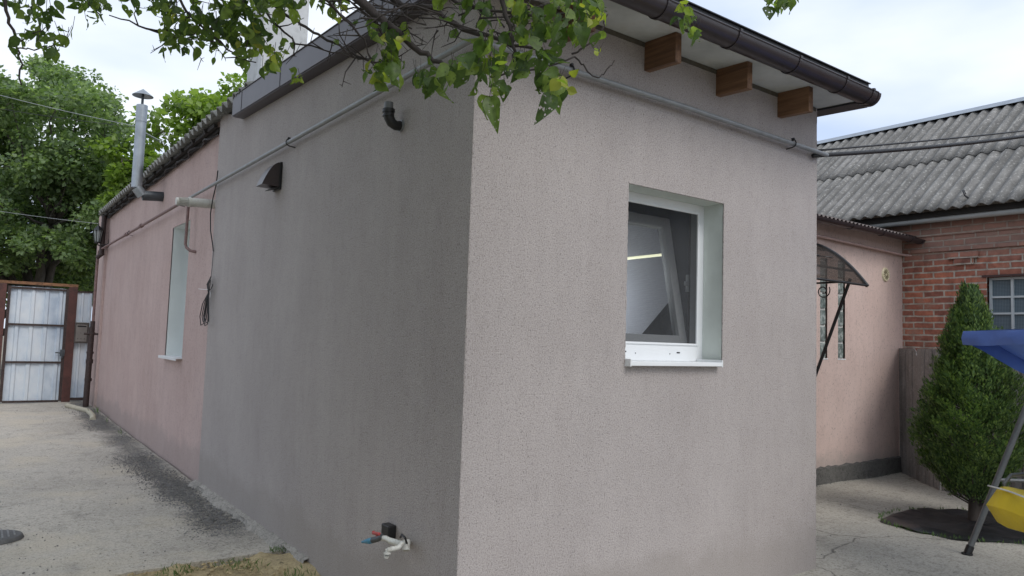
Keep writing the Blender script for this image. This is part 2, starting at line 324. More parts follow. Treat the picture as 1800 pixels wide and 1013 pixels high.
def leafm(name, cols, trans=.45, holes=False, rough=.5, young=None):
    m, t, b = mat(name); out = t.nodes['Material Output']; g = t.nodes.new('ShaderNodeNewGeometry')
    c = ramp(t, g.outputs['Random Per Island'], [(i / (len(cols) - 1), k) for i, k in enumerate(cols)])
    n = noise(t, 2.5 if not holes else 60., 3, .5); c = mixc(t, c, ramp(t, n, [(.3, .75), (.7, 1.25)]), 1., 'MULTIPLY')
    t.links.new(c, b.inputs['Base Color']); b.inputs['Roughness'].default_value = rough
    tl = t.nodes.new('ShaderNodeBsdfTranslucent'); t.links.new(mixc(t, c, (1.5, 1.6, .7), 1., 'MULTIPLY'), tl.inputs[0])
    ms = t.nodes.new('ShaderNodeMixShader'); ms.inputs[0].default_value = trans
    t.links.new(b.outputs[0], ms.inputs[1]); t.links.new(tl.outputs[0], ms.inputs[2]); res = ms.outputs[0]
    if holes:
        hn = noise(t, 75., 2, .5); hf = ramp(t, hn, [(.355, 1.), (.365, 0.)])
        tr = t.nodes.new('ShaderNodeBsdfTransparent'); m2 = t.nodes.new('ShaderNodeMixShader'); t.links.new(hf, m2.inputs[0]); t.links.new(res, m2.inputs[1]); t.links.new(tr.outputs[0], m2.inputs[2]); res = m2.outputs[0]
    t.links.new(res, out.inputs[0]); return m
M['leaf_oak'] = leafm('oak_leaf', [(.09, .14, .07), (.14, .205, .10), (.19, .27, .13), (.26, .34, .18)], .5)
M['leaf_maple'] = leafm('maple_leaf', [(.14, .22, .05), (.20, .29, .065), (.26, .36, .09)], .5)
M['leaf_near'] = leafm('apricot_leaf', [(.045, .08, .028), (.075, .125, .034), (.12, .18, .045), (.19, .255, .065)], .58, holes=True, rough=.45)
M['leaf_young'] = leafm('young_leaf', [(.16, .24, .03), (.24, .30, .045), (.33, .34, .06)], .5, rough=.45)
M['leaf_thuja'] = leafm('thuja_scale', [(.035, .07, .026), (.065, .12, .036), (.11, .18, .05), (.19, .27, .07)], .25, rough=.6)
M['weed'] = leafm('weed_leaf', [(.06, .12, .03), (.10, .17, .05)], .3)

# ------------------------------------------------------------------ leaf cloud builder
LEAF4 = (np.array([(0, 0, 0), (.42, .45, .10), (0, 1, 0), (-.42, .45, .10)], float), [(0, 1, 2, 3)])
def _nearleaf():
    vs = []; fs = []
    prof = [(0, .03), (.10, .26), (.28, .42), (.48, .44), (.68, .34), (.84, .18), (1.02, .015)]
    for i, (y, wd) in enumerate(prof):
        z = -.30 * y * y
        for k, x in enumerate((-1, -.5, 0, .5, 1)):
            vs.append((x * wd, y + .03 * abs(x), z + .20 * abs(x) * wd + .025 * math.sin(i * 2.1 + k * 1.7)))
    for i in range(len(prof) - 1):
        for k in range(4):
            a = i * 5 + k; fs.append((a, a + 1, a + 6, a + 5))
    return np.array(vs, float), fs
LEAFN = _nearleaf()
def leaves(name, P, D, NRM, S, tmpl, mt, parent=None, smooth=False):
    T, F = tmpl; P = np.asarray(P, float); D = np.asarray(D, float); NRM = np.asarray(NRM, float); S = np.asarray(S, float)
    D /= np.linalg.norm(D, axis=1)[:, None] + 1e-9; X = np.cross(D, NRM); X /= np.linalg.norm(X, axis=1)[:, None] + 1e-9; Z = np.cross(X, D)
    zx = rng.uniform(.2, 2.6, len(P))[:, None, None] * rng.choice([-1, 1, 1], len(P))[:, None, None] if smooth else 1.; xx = rng.uniform(.65, 1.1, len(P))[:, None, None] if smooth else 1.
    V = P[:, None, :] + S[:, None, None] * (xx * T[None, :, 0, None] * X[:, None, :] + T[None, :, 1, None] * D[:, None, :] + zx * T[None, :, 2, None] * Z[:, None, :])
    n, k = len(P), len(T); F = np.array(F); nf = len(F)
    FI = (F[None] + (np.arange(n) * k)[:, None, None]).reshape(-1)
    me = bpy.data.meshes.new(name); me.vertices.add(n * k); me.vertices.foreach_set('co', V.reshape(-1).astype(np.float32))
    me.loops.add(len(FI)); me.loops.foreach_set('vertex_index', FI.astype(np.int32)); me.polygons.add(n * nf)
    me.polygons.foreach_set('loop_start', (np.arange(n * nf) * 4).astype(np.int32))
    me.update(calc_edges=True); me.validate(); me.materials.append(mt)
    if smooth: me.polygons.foreach_set('use_smooth', np.ones(n * nf, bool))
    o = bpy.data.objects.new(name, me); COL.objects.link(o)
    if parent: o.parent = parent; o.matrix_parent_inverse = Matrix.Translation(parent.location).inverted()
    return o
def rv(n): v = rng.normal(size=(n, 3)); return v / np.linalg.norm(v, axis=1)[:, None]
def wob(a, b, n, amp):
    a = Vector(a); b = Vector(b); L = (b - a).length; off = Vector((0, 0, 0)); out = []
    for i in range(n + 1):
        t = i / n
        if 0 < i < n: off = off + Vector(rv(1)[0]) * amp * L / n
        out.append(a.lerp(b, t) + off * math.sin(math.pi * min(1, t * 1.0)) * 1.)
    return out

# ================================================================== THE SETTING: ground
def hgt(x, y):
    s = min(1, max(0, (y - 7) / 7)); return .07 * s * s * (3 - 2 * s)
g = MB().add([(-300, -300, -.075), (300, -300, -.075), (300, 300, -.075), (-300, 300, -.075)], [(0, 1, 2, 3)])
tag(g.build('ground', M['earth']), kind='structure')
# left yard slab
m = MB(); nx, ny = 60, 110; xs = np.linspace(-7, 0.02, nx); ys = np.linspace(2.34, 14.9, ny)
for j, y in enumerate(ys):
    for i, x in enumerate(xs):
        yy = y + (.02 * math.sin(x * 5) + .012 * math.sin(x * 17) + .02 * x * .3 if j == 0 else 0)
        m.v.append((x, yy, hgt(x, y) + .006 * math.sin(x * 2.3 + y) + .004 * math.sin(x * 5.1 - y * 3.7)))
for j in range(ny - 1):
    for i in range(nx - 1): a = j * nx + i; m.f.append((a, a + 1, a + nx + 1, a + nx))
o0 = len(m.v)
for i in range(nx): v = m.v[i]; m.v.append((v[0], v[1] + .01, -.09))
for i in range(nx - 1): m.f.append((i, i + 1, o0 + i + 1, o0 + i))
tag(m.build('concrete_path', M['yard'], smooth=True), kind='structure')
# right yard slab
m = MB(); nx, ny = 60, 60; xs = np.linspace(0.0, 9.0, nx); ys = np.linspace(-7., 1.95, ny)
for j, y in enumerate(ys):
    for i, x in enumerate(xs): m.v.append((x, y, .008 * math.sin(x * 1.9 + y * 1.3) + .005 * math.sin(x * 4.7 - y * 2.9) - .004))
for j in range(ny - 1):
    for i in range(nx - 1): a = j * nx + i; m.f.append((a, a + 1, a + nx + 1, a + nx))
tag(m.build('courtyard_paving', M['yard2'], smooth=True), kind='structure')
# sand bed in front of the slab
m = MB(); nx, ny = 70, 50; xs = np.linspace(-2.6, 0.0, nx); ys = np.linspace(.2, 2.36, ny)
for j, y in enumerate(ys):
    for i, x in enumerate(xs):
        z = -.035 + .035 * math.sin(x * 3.1 + 1) * math.sin(y * 4.2) + .02 * math.sin(x * 11 + y * 7) + .01 * math.sin(x * 23 - y * 19) + random.uniform(-.004, .004) + .03 * max(0, 1 + x * 2)
        m.v.append((x, y, min(z, .02)))
for j in range(ny - 1):
    for i in range(nx - 1): a = j * nx + i; m.f.append((a, a + 1, a + nx + 1, a + nx))
tag(m.build('sand_bed', M['sand'], smooth=True), kind='structure')

# gravel and grit strip along the wall: many stones nobody could count
def stones(name, pts, smin, smax, mt, label, flat=.6):
    T = np.array([(0, 0, 1), (1, 0, 0), (0, 1, 0), (-1, 0, 0), (0, -1, 0), (0, 0, -1)], float); F = [(0, 1, 2), (0, 2, 3), (0, 3, 4), (0, 4, 1), (5, 2, 1), (5, 3, 2), (5, 4, 3), (5, 1, 4)]
    mb = MB()
    for p in pts:
        s = random.uniform(smin, smax) * random.uniform(.5, 1); a = random.uniform(0, 6.28); ca, sa = math.cos(a), math.sin(a); k = [random.uniform(.6, 1.3) for _ in range(6)]
        vs = [(p[0] + s * kk * (x * ca - y * sa), p[1] + s * kk * (x * sa + y * ca) * .8, p[2] + s * kk * z * flat) for (x, y, z), kk in zip(T, k)]
        mb.add(vs, F)
    return tag(mb.build(name, mt), label, kind='stuff')
def strip_x(y):   # centre line of the grit strip, metres from the wall
    t = (y - 2.6) / 11.4; return -(.24 - .10 * t + .03 * math.sin(y * 1.3)), (.17 + .03 * math.sin(y * 2.1))
pts = []
for _ in range(12000):
    y = 2.7 + 11.4 * random.random() ** 1.3; c, wd = strip_x(y); u = random.gauss(0, .75); x = c + u * wd
    if x > -.01: continue
    pts.append((x, y, hgt(x, y) + .003))
stones('gravel', pts, .004, .015, M['gravel'], 'grey gravel scattered along the foot of the wall')
pts = [(random.uniform(-4, -.2), random.uniform(2.4, 13), 0) for _ in range(700)]; pts = [(x, y, hgt(x, y) + .004) for x, y, _ in pts]
pts += [(random.uniform(-2.6, -.1), random.uniform(2.4, 5), .004) for _ in range(500)]
stones('loose_grit', pts, .003, .010, M['gravel'], 'loose grit lying on the dusty concrete')
pts = [(random.uniform(3.3, 8), random.uniform(-2.5, 1.85), .0) for _ in range(260)]
pts += [(random.uniform(4, 8.2), 1.84 + random.uniform(-.08, .03), .005) for _ in range(160)]
stones('loose_stones', pts, .004, .013, M['gravel'], 'small loose stones on the cracked courtyard concrete')
pts = [(random.uniform(-1.6, -.01), random.uniform(1.2, 2.33), -.01) for _ in range(900)]
stones('sand_lumps', pts, .008, .026, M['sand'], 'damp clods of yellow sand beside the wall')
# pale mortar fillet against the wall base
m = MB(); nn = 90
for j in range(nn):
    y = 1.9 + j * (5.1 - 1.9) / (nn - 1); wd = .07 + .025 * math.sin(y * 5) + .015 * math.sin(y * 13) + random.uniform(-.012, .012)
    m.v += [(0.0, y, .05 + random.uniform(-.01, .01)), (-.035, y, .035 + random.uniform(-.006, .006)), (-wd * .7, y, .018 + random.uniform(-.004, .004)), (-wd, y, -.004)]
for j in range(nn - 1):
    for i in range(3): a = j * 4 + i; m.f.append((a, a + 1, a + 5, a + 4))
tag(m.build('mortar_fillet', M['mortar'], smooth=True), kind='structure')
# weeds
def weeds(name, spots, label, h=(.04, .12), wdt=.22):
    P = []; D = []; Nn = []; S = []
    for x, y, z, n, r in spots:
        for _ in range(n):
            a = random.uniform(0, 6.28); rr = r * math.sqrt(random.random()); P.append((x + rr * math.cos(a), y + rr * math.sin(a), z)); d = (random.gauss(0, .5), random.gauss(0, .5), 1.); D.append(d); Nn.append((random.gauss(0, 1), random.gauss(0, 1), .2)); S.append(random.uniform(*h))
    T = LEAF4[0].copy(); T[:, 0] *= wdt
    return tag(leaves(name, P, D, Nn, S, (T, LEAF4[1]), M['weed']), label, kind='stuff')
p1 = on(2, 0, 310, 1000); p2 = on(2, 0, 560, 1005); p3 = on(2, 0, 488, 975)
weeds('weeds', [(p1.x, 2.26, -.03, 110, .13), (p1.x + .35, 2.2, -.03, 40, .12), (-.12, 1.75, -.02, 60, .12), (-.06, 2.32, .0, 40, .06), (-.35, 2.1, -.03, 30, .12)], 'sparse low weeds growing in the sand by the slab edge', (.03, .075), .13)
weeds('grass_tuft', [(-.10, 12.0, .06, 9, .09), (-.07, 10.6, .05, 5, .05), (-.08, 9.1, .03, 5, .05)], 'thin grass blades at the foot of the pink wall', (.06, .20), .10)

# ================================================================== walls with openings
def wall_mesh(axis, plane, thick, u, v0, topf, holes, nseg=16, ends=True):
    """outer + inner skin of a straight wall, with the openings left out. axis 0: plane x=const (u runs in y)."""
    us = sorted(set([u[0], u[1]] + [h[i] for h in holes for i in (0, 1)] + list(np.linspace(u[0], u[1], nseg))))
    zs = sorted(set([v0] + [h[i] for h in holes for i in (2, 3)]))
    mb = MB()
    def P(a, z, d): return (plane + d, a, z) if axis == 0 else (a, plane + d, z)
    for d in (0, thick):
        for i in range(len(us) - 1):
            a, b = us[i], us[i + 1]; zz = zs + ['top']
            for k in range(len(zz) - 1):
                z0 = zz[k]; z1a = topf(a) if zz[k + 1] == 'top' else zz[k + 1]; z1b = topf(b) if zz[k + 1] == 'top' else zz[k + 1]
                mid = (a + b) / 2; mz = (z0 + min(z1a, z1b)) / 2
                if any(h[0] < mid < h[1] and h[2] < mz < h[3] for h in holes): continue
                mb.add([P(a, z0, d), P(b, z0, d), P(b, z1b, d), P(a, z1a, d)], [(0, 1, 2, 3)])
    for a in ((u[0], u[1]) if ends else ()): mb.add([P(a, v0, 0), P(a, v0, thick), P(a, topf(a), thick), P(a, topf(a), 0)], [(0, 1, 2, 3)])
    return mb
WX = 3.14
RT = lambda y: 3.622 + .052 * y            # top of the lean-to roof
SOF = lambda y: RT(y) - .15
ext = thing('house_extension', 'grey-brown rough stucco extension with small white window and timber rafters', 'building', (0, 0, 0))
# irregular corner: build skins
fw = wall_mesh(1, 0, .30, (0, WX), -.1, lambda x: SOF(0) + .01, [(1.12, 2.03, 1.50, 2.57)], 16, False)
lw = wall_mesh(0, 0, .30, (0, 4.99), -.1, lambda y: (SOF(y) + .02 if y < 4.1 else SOF(4.1) + .02 + (y - 4.1) * .24), [], 16, False)
rw = wall_mesh(0, WX, -.30, (0, 4.99), -.1, lambda y: SOF(y) + .02, [], 16, False)
bw = wall_mesh(1, 4.99, -.02, (0, WX), -.1, lambda x: 3.72, [], 16, False)
A = MB(); 
for q in (fw, lw, rw, bw): A.add(q.v, q.f)
eo = A.build('wall', M['stucco'], ext)
# rough plaster edge down the corner
def rough_edge(name, a, b, r, mt, parent, n=160):
    a = Vector(a); b = Vector(b); return MB().tube([a.lerp(b, i / n) for i in range(n + 1)], [r * random.uniform(.6, 1.25) for _ in range(n + 1)], 7).build(name, mt, parent, smooth=2)
rough_edge('corner_bead', (.006, .006, -.05), (.006, .006, 3.47), .0085, M['stucco'], ext)
rough_edge('corner_bead', (WX - .006, .006, -.05), (WX - .006, .006, 3.47), .0085, M['stucco'], ext)
for (a, b) in (((1.12, 1.5), (1.12, 2.57)), ((2.03, 1.5), (2.03, 2.57)), ((1.12, 2.57), (2.03, 2.57))):
    s = 1 if a[0] > 2 or a[1] > 2 else -1
    rough_edge('plaster_edge', (a[0], .004, a[1]), (b[0], .004, b[1]), .006, M['stucco'], ext, 60)
MB().box((WX - .34, .31, .05), (WX - .305, 4.9, 3.4)).box((.31, 4.9, 0), (WX - .31, 4.95, 3.4)).box((.31, .31, -.02), (WX - .31, 4.9, .05)).build('interior', simple('room_shade', (.05, .053, .058), .8), ext)  # dark lining added inside, its colour stands for the shade in the room
# reveal lining
D = .17
MB().box((1.09, .012, 1.47), (1.12, D + .1, 2.6)).box((2.03, .012, 1.47), (2.06, D + .1, 2.6)).box((1.12, .012, 2.57), (2.03, D + .1, 2.6)).build('reveal', M['reveal'], ext)
win = MB()
fo = .052
win.box((1.12, D, 1.50), (1.12 + fo, D + .07, 2.57)).box((2.03 - fo, D, 1.50), (2.03, D + .07, 2.57)).box((1.12 + fo, D, 2.57 - fo), (2.03 - fo, D + .07, 2.57)).box((1.12 + fo, D, 1.50), (2.03 - fo, D + .07, 1.52 + .085))
wn_ = win.build('window_frame', M['white'], ext, bevel=.002)
MB().box((1.12 + fo, D - .006, 1.605), (1.135 + fo, D + .01, 2.518)).box((2.015 - fo, D - .006, 1.605), (2.03 - fo, D + .01, 2.518)).box((1.135 + fo, D - .006, 2.503), (2.015 - fo, D + .01, 2.518)).box((1.135 + fo, D - .006, 1.605), (2.015 - fo, D + .01, 1.62)).build('glazing_bead', M['white'], wn_, bevel=.003)
for xa, xb, za, zb_ in ((1.27, 1.30, 1.553, 1.561), (1.77, 1.80, 1.553, 1.561), (1.38, 1.386, 1.545, 1.551), (1.70, 1.706, 1.545, 1.551)):
    MB().box((xa, D - .0025, za), (xb, D + .002, zb_)).build('drain_slot', M['black'], wn_)
MB().add([(1.135 + fo, D + .006, 1.62), (2.015 - fo, D + .006, 1.62), (2.015 - fo, D + .006, 2.503), (1.135 + fo, D + .006, 2.503)], [(0, 1, 2, 3)]).build('insect_screen', M['screen'], wn_)
# metal sill
sl = MB().box((1.125, -.035, 1.488), (1.97, D + .0, 1.50)).box((1.125, -.045, 1.476), (1.97, -.035, 1.502)).build('sill', M['white'], ext, bevel=.003)
for xa in (1.121, 1.965): MB().box((xa, -.047, 1.472), (xa + .010, D - .003, 1.517)).build('sill_end_cap', M['white'], sl, bevel=.002)
# tilted sash, hinged at the bottom
ang = math.asin(.19 / .95); sn, cs = math.sin(ang), math.cos(ang)
def SP(x, h, d): return (x, D + .085 + h * sn + d * cs, 1.60 + h * cs - d * sn)
def sbox(mb, x0, x1, h0, h1, d0, d1):
    vs = [SP(x, h, d) for h in (h0, h1) for d in (d0, d1) for x in (x0, x1)]
    mb.add(vs, [(0, 1, 3, 2), (4, 6, 7, 5), (0, 4, 5, 1), (2, 3, 7, 6), (0, 2, 6, 4), (1, 5, 7, 3)])
s = MB(); X0, X1, HH = 1.165, 1.985, .93
sbox(s, X0, X0 + .075, 0, HH, 0, .06); sbox(s, X1 - .075, X1, 0, HH, 0, .06); sbox(s, X0 + .075, X1 - .075, HH - .075, HH, 0, .06); sbox(s, X0 + .075, X1 - .075, 0, .075, 0, .06)
sash = s.build('sash', M['white'], ext, bevel=.006)
MB().add([SP(X0 + .07, .07, .03), SP(X1 - .07, .07, .03), SP(X1 - .07, HH - .07, .03), SP(X0 + .07, HH - .07, .03)], [(0, 1, 2, 3)]).build('pane', M['glass'], sash)
MB().box((2.0, .28, 1.98), (2.02, .30, 2.10)).box((1.965, .27, 2.02), (2.0, .285, 2.05)).build('latch', M['white'], ext, bevel=.003)
# roof
r = MB(); x0, x1, y0, y1 = -.10, WX + .17, -.305, 4.25
r.add([(x0, y0, RT(y0)), (x1, y0, RT(y0)), (x1, 4.98, RT(4.98)), (x0 + .12, 4.98, RT(4.98)), (x0, y0, RT(y0) - .04), (x1, y0, RT(y0) - .04), (x1, 4.98, RT(4.98) - .04), (x0 + .12, 4.98, RT(4.98) - .04)],
      [(0, 1, 2, 3), (4, 7, 6, 5), (0, 4, 5, 1), (1, 5, 6, 2), (2, 6, 7, 3), (3, 7, 4, 0)])
roof = r.build('roof', M['darkmetal'], ext)
def slopebox(mb, xa, xb, ya, yb, lo, hi):
    vs = [(x, y, RT(y) + h) for h in (lo, hi) for y in (ya, yb) for x in (xa, xb)]
    return mb.add(vs, [(0, 2, 3, 1), (4, 5, 7, 6), (0, 1, 5, 4), (1, 3, 7, 5), (3, 2, 6, 7), (2, 0, 4, 6)])
MM = MB(); slopebox(MM, x0 + .01, x1 - .01, -.30, .30, -.155, -.145); MM.build('soffit', M['soffit'], roof)
MM = MB(); slopebox(MM, x0 - .012, x0 - .004, -.305, 4.12, -.165, .025); slopebox(MM, x0 - .004, .0, -.305, 4.12, -.172, -.160); slopebox(MM, x0 - .02, x0 + .05, -.305, 4.12, .025, .032)
MM.build('verge_board', M['trim'], roof, bevel=.003)
for yy in (.9, 2.75, 3.82): MM = MB(); slopebox(MM, x0 - .015, x0 - .0125, yy, yy + .006, -.165, .026); MM.build('verge_joint', M['darkmetal'], roof)
MM = MB(); slopebox(MM, x1 + .004, x1 + .012, -.305, 4.9, -.155, .03); slopebox(MM, WX + .02, x1 + .004, -.305, 4.9, -.172, -.158); MM.build('verge_board', M['darkmetal'], roof)
MM = MB(); slopebox(MM, x0, x1, -.318, -.306, -.16, -.0); MM.build('fascia', M['darkmetal'], roof)
for X in (-.12 + .0, .545, 1.235, 1.925, 2.625):
    if X < 0: continue
    MM = MB(); slopebox(MM, X, X + .052, -.250, .05, -.335, -.156); MM.build('rafter', M['timber'], ext, bevel=.002)
MB().box((0.02, -.004, 3.435), (WX - .02, .002, 3.464)).build('foam_joint', simple('joint_filler', (.10, .09, .07), .9, 0, .3, 20), ext)
# gutter: half round with rim, end cap and brackets
GY, GZ, GR = -.41, 3.46, .075
def halfpipe(mb, a, b, cy, cz, rad, n=14, th=.004):
    vs = []; fs = []
    for x in (a, b):
        for k in range(n + 1):
            t = math.pi + math.pi * k / n; vs.append((x, cy + rad * math.cos(t), cz + rad * math.sin(t)))
        for k in range(n, -1, -1):
            t = math.pi + math.pi * k / n; vs.append((x, cy + (rad - th) * math.cos(t), cz + (rad - th) * math.sin(t)))
    q = 2 * (n + 1)
    for k in range(q): fs.append((k, (k + 1) % q, q + (k + 1) % q, q + k))
    for o_ in (0, q):
        for k in range(n): fs.append((o_ + k, o_ + k + 1, o_ + q - 2 - k, o_ + q - 1 - k))
    mb.add(vs, fs)
gut = thing('roof_gutter', 'dark brown half-round gutter along the eave above the timber rafter ends', 'gutter', (0, GY, GZ))
MM = MB(); halfpipe(MM, -.16, 3.13, GY, GZ, GR); MM.tube([(-.16, GY - GR + .002, GZ + .002), (3.13, GY - GR + .002, GZ + .002)], .007, 8); MM.build('trough', M['brownm'], gut, smooth=True)
for X in (.28, .90, 1.52, 2.14, 2.70, 3.05):
    MM = MB(); halfpipe(MM, X, X + .022, GY, GZ, GR + .006, 14, .005); MM.box((X, GY - GR - .010, GZ - .004), (X + .022, GY - GR + .010, GZ + .014)).box((X, GY - GR, GZ + .012), (X + .022, GY + GR, GZ + .016)); MM.build('bracket', M['brownm'], gut)
MM = MB(); halfpipe(MM, 3.128, 3.16, GY, GZ, GR + .004, 14, GR - .001); MM.build('end_cap', M['brownm'], gut, smooth=True)
MM = MB(); slopebox(MM, x0, x1, -.335, -.305, .002, .008); MM.build('drip_edge', M['darkmetal'], roof)

# interior lamp, and a pale panel standing for sky reflected in the glass
lp = thing('tube_lamp', 'lit white tube lamp glowing inside the room behind the window', 'lamp', on(1, .72, 1138, 451))
a, b = on(1, .72, 1080, 457), on(1, .72, 1175, 447)
me_, t_, b_ = mat('lamp_glow'); b_.inputs['Emission Color'].default_value = (1, .98, .66, 1); b_.inputs['Emission Strength'].default_value = 1.9; b_.inputs['Base Color'].default_value = (.8, .8, .7, 1)
MB().tube([a, b], .0105, 10).build('tube', me_, lp, smooth=True)
for e_, s_ in ((b, 1), (a, -1)): MB().tube([e_, e_ + (b - a).normalized() * .018 * s_], .011, 10).build('end_fitting', M['white'], lp)
for e_ in (a, b): MB().tube([e_ + Vector((0, .0, .01)), Vector((e_.x, .75, 3.3))], .0015, 6).build('hanger', M['black'], lp)
al = bpy.data.lights.new('panel_fill_light', 'AREA'); al.shape = 'RECTANGLE'; al.size = .25; al.size_y = .5; al.energy = 4.5; al.spread = R_(140); al.color = (.93, .95, 1.)  # added fill light, brightens the reflection panel beyond what the tube gives
alo = bpy.data.objects.new('panel_fill_light', al); COL.objects.link(alo); alo.location = (1.55, .60, 1.9); alo.rotation_euler = Vector((.85, .6, .0)).to_track_quat('-Z', 'Y').to_euler()
pp = [on(1, .97, *q) for q in ((1050, 378), (1154, 399), (1160, 424), (1179, 527), (1127, 589), (1060, 595))]  # outline of the bright sky reflection, cut into the panel's shape
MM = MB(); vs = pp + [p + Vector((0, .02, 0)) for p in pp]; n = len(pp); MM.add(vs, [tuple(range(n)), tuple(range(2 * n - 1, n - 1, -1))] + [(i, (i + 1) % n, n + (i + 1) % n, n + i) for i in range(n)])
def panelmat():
    m, t, b = mat('painted_reflection'); wv = t.nodes.new('ShaderNodeTexWave'); wv.bands_direction = 'Z'; wv.inputs['Scale'].default_value = 22; wv.inputs['Distortion'].default_value = 1.2; tcn = t.nodes.new('ShaderNodeTexCoord'); t.links.new(tcn.outputs['Object'], wv.inputs[0])
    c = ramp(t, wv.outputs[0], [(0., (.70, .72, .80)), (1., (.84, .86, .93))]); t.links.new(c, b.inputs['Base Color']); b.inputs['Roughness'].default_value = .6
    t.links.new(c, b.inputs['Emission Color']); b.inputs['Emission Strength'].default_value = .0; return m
tag(MM.build('reflection_panel', panelmat()), 'pale finely ribbed panel with slanted edges, added as the sky reflection in the window', 'reflection panel')

# ================================================================== pink main house
house = thing('main_house', 'old pink rendered house with corrugated roof behind the grey extension', 'building', (0, 9, 0))
hw = wall_mesh(0, .045, .4, (4.995, 13.02), -.1, lambda y: 3.95, [(6.27, 7.22, 1.27, 2.93)])
hw.box((.045, 13.02, -.1), (.445, 13.06, 3.9)).box((.0, 13.06, -.1), (.445, 14.25, 3.9)).box((.5, 14.0, -.1), (6, 14.2, 3.9)).box((WX + .02, 5.0, -.1), (6., 5.2, 3.4)).box((5.8, 5.2, -.1), (6., 14.0, 3.4))
hw.build('wall', M['pink'], house)
wl = MB().box((.057, 6.245, 1.25), (.36, 6.27, 2.96)).box((.057, 7.22, 1.25), (.36, 7.245, 2.96)).box((.057, 6.27, 2.93), (.36, 7.22, 2.96)).build('reveal', M['winwhite'], house)
wf = MB().box((.30, 6.27, 1.27), (.36, 6.34, 2.93)).box((.30, 7.15, 1.27), (.36, 7.22, 2.93)).box((.30, 6.34, 2.86), (.36, 7.15, 2.93)).box((.30, 6.34, 1.27), (.36, 7.15, 1.35)).box((.30, 6.72, 1.35), (.36, 6.77, 2.86)).build('window_frame', M['white'], house, bevel=.005)
MB().add([(.33, 6.3, 1.3), (.33, 7.2, 1.3), (.33, 7.2, 2.9), (.33, 6.3, 2.9)], [(0, 1, 2, 3)]).build('pane', simple('dark_pane', (.05, .06, .065), .08), wf)
sl = MB().box((-.02, 6.25, 1.255), (.31, 7.24, 1.268)).box((-.03, 6.25, 1.235), (-.02, 7.24, 1.27)).build('sill', M['white'], house, bevel=.003)
# corrugated roof: eave along Y, rising towards +X
def corrugated(mb, origin, udir, ulen, vdir, vlen, nrm, pitch, amp, vseg=2, useg=8, phase=0.):
    o = Vector(origin); U = Vector(udir).normalized(); V = Vector(vdir).normalized(); Nn = Vector(nrm).normalized(); n = int(ulen / pitch * useg); vs = []; fs = []
    for j in range(vseg + 1):
        for i in range(n + 1):
            uu = ulen * i / n; vs.append(o + U * uu + V * (vlen * j / vseg) + Nn * amp * math.sin(2 * math.pi * uu / pitch + phase))
    for j in range(vseg):
        for i in range(n): a = j * (n + 1) + i; fs.append((a, a + 1, a + n + 2, a + n + 1))
    mb.add(vs, fs)
hs = .42; vd = Vector((1, 0, hs)).normalized(); nr = Vector((-hs, 0, 1)).normalized()
MM = MB(); y = 3.66; k = 0
while y < 13.3:
    L_ = min(1.20, 13.35 - y); corrugated(MM, (-.12 + random.uniform(-.01, .01), y - .03, 3.845 + .008 * (k % 2)), (0, 1, 0), L_ + .04, vd, 1.75, nr, .19, .036, 4, 8, 0); y += 1.17; k += 1
hr = MM.build('roof', M['asbdark'], house, smooth=True, solid=.010)
MM = MB(); corrugated(MM, (1.36, 3.66, 3.835 + 1.48 * hs + .02), (0, 1, 0), 9.7, vd, 1.95, nr, .15, .024, 3, 8, 0); corrugated(MM, (5.95 + .4, 4.95, 3.8), (0, 1, 0), 8.4, Vector((-1, 0, hs)), 3.4, Vector((hs, 0, 1)), .15, .024, 2, 8, 0)
MM.build('upper_sheets', M['asbdark'], hr, smooth=True, solid=.010)
MB().bar((-.04, 5.0, 3.785), (-.04, 13.3, 3.785), .04, .035).bar((.01, 5.02, 3.76), (.01, 13.3, 3.76), .03, .05).build('eave_batten', simple('dark_batten', (.018, .015, .013), .9, 0, .4, 10), hr)
orm = simple('old_rafter', (.025, .02, .017), .9, 0, .4, 10)
for i in range(15): yy = 5.3 + i * .56; MB().bar((-.09, yy, 3.775), (.9, yy, 3.775 + .99 * hs), .05, .05).build('rafter', orm, hr)
MM = MB()
pth = [(-.02 + .03 * math.sin(y * 9) + random.uniform(-.01, .01), y, 3.74 - .03 * abs(math.sin(y * 2.1)) + random.uniform(-.01, .01)) for y in np.linspace(5.05, 12.9, 90)]
MM.tube(pth, .008, 6); MM.build('eave_cable', M['cable'], house)
MB().add([(.05, 5.2, 3.60), (.05, 5.2, 3.80), (3.2, 5.2, 4.95), (6.2, 5.2, 3.74), (6.2, 5.2, 3.4), (3.1, 5.2, 3.4)], [(0, 1, 2, 3, 4, 5)]).build('gable', M['pink'], house)
cps = [on(0, .02, 388, 190), on(0, .02, 440, 150)]
# rendered chimney
ch = thing('chimney', 'tall pale plastered chimney stack rising behind the sloping verge', 'chimney', (0, 0, 0))
c0 = dep(7.9, 487, 140); cx, cy = c0.x, c0.y; ch.location = (cx, cy, 3.9)
MB().box((cx - .24, cy - .2, 3.6), (cx + .24, cy + .28, 6.6)).build('stack', simple('lime_wash', (.55, .56, .57), .9, 0, .1, 3, dirt=(.42, .43, .43), bscale=25), ch, bevel=.01)
MB().box((cx - .28, cy - .24, 4.05), (cx + .28, cy + .32, 4.12)).build('flashing', M['galv'], ch)

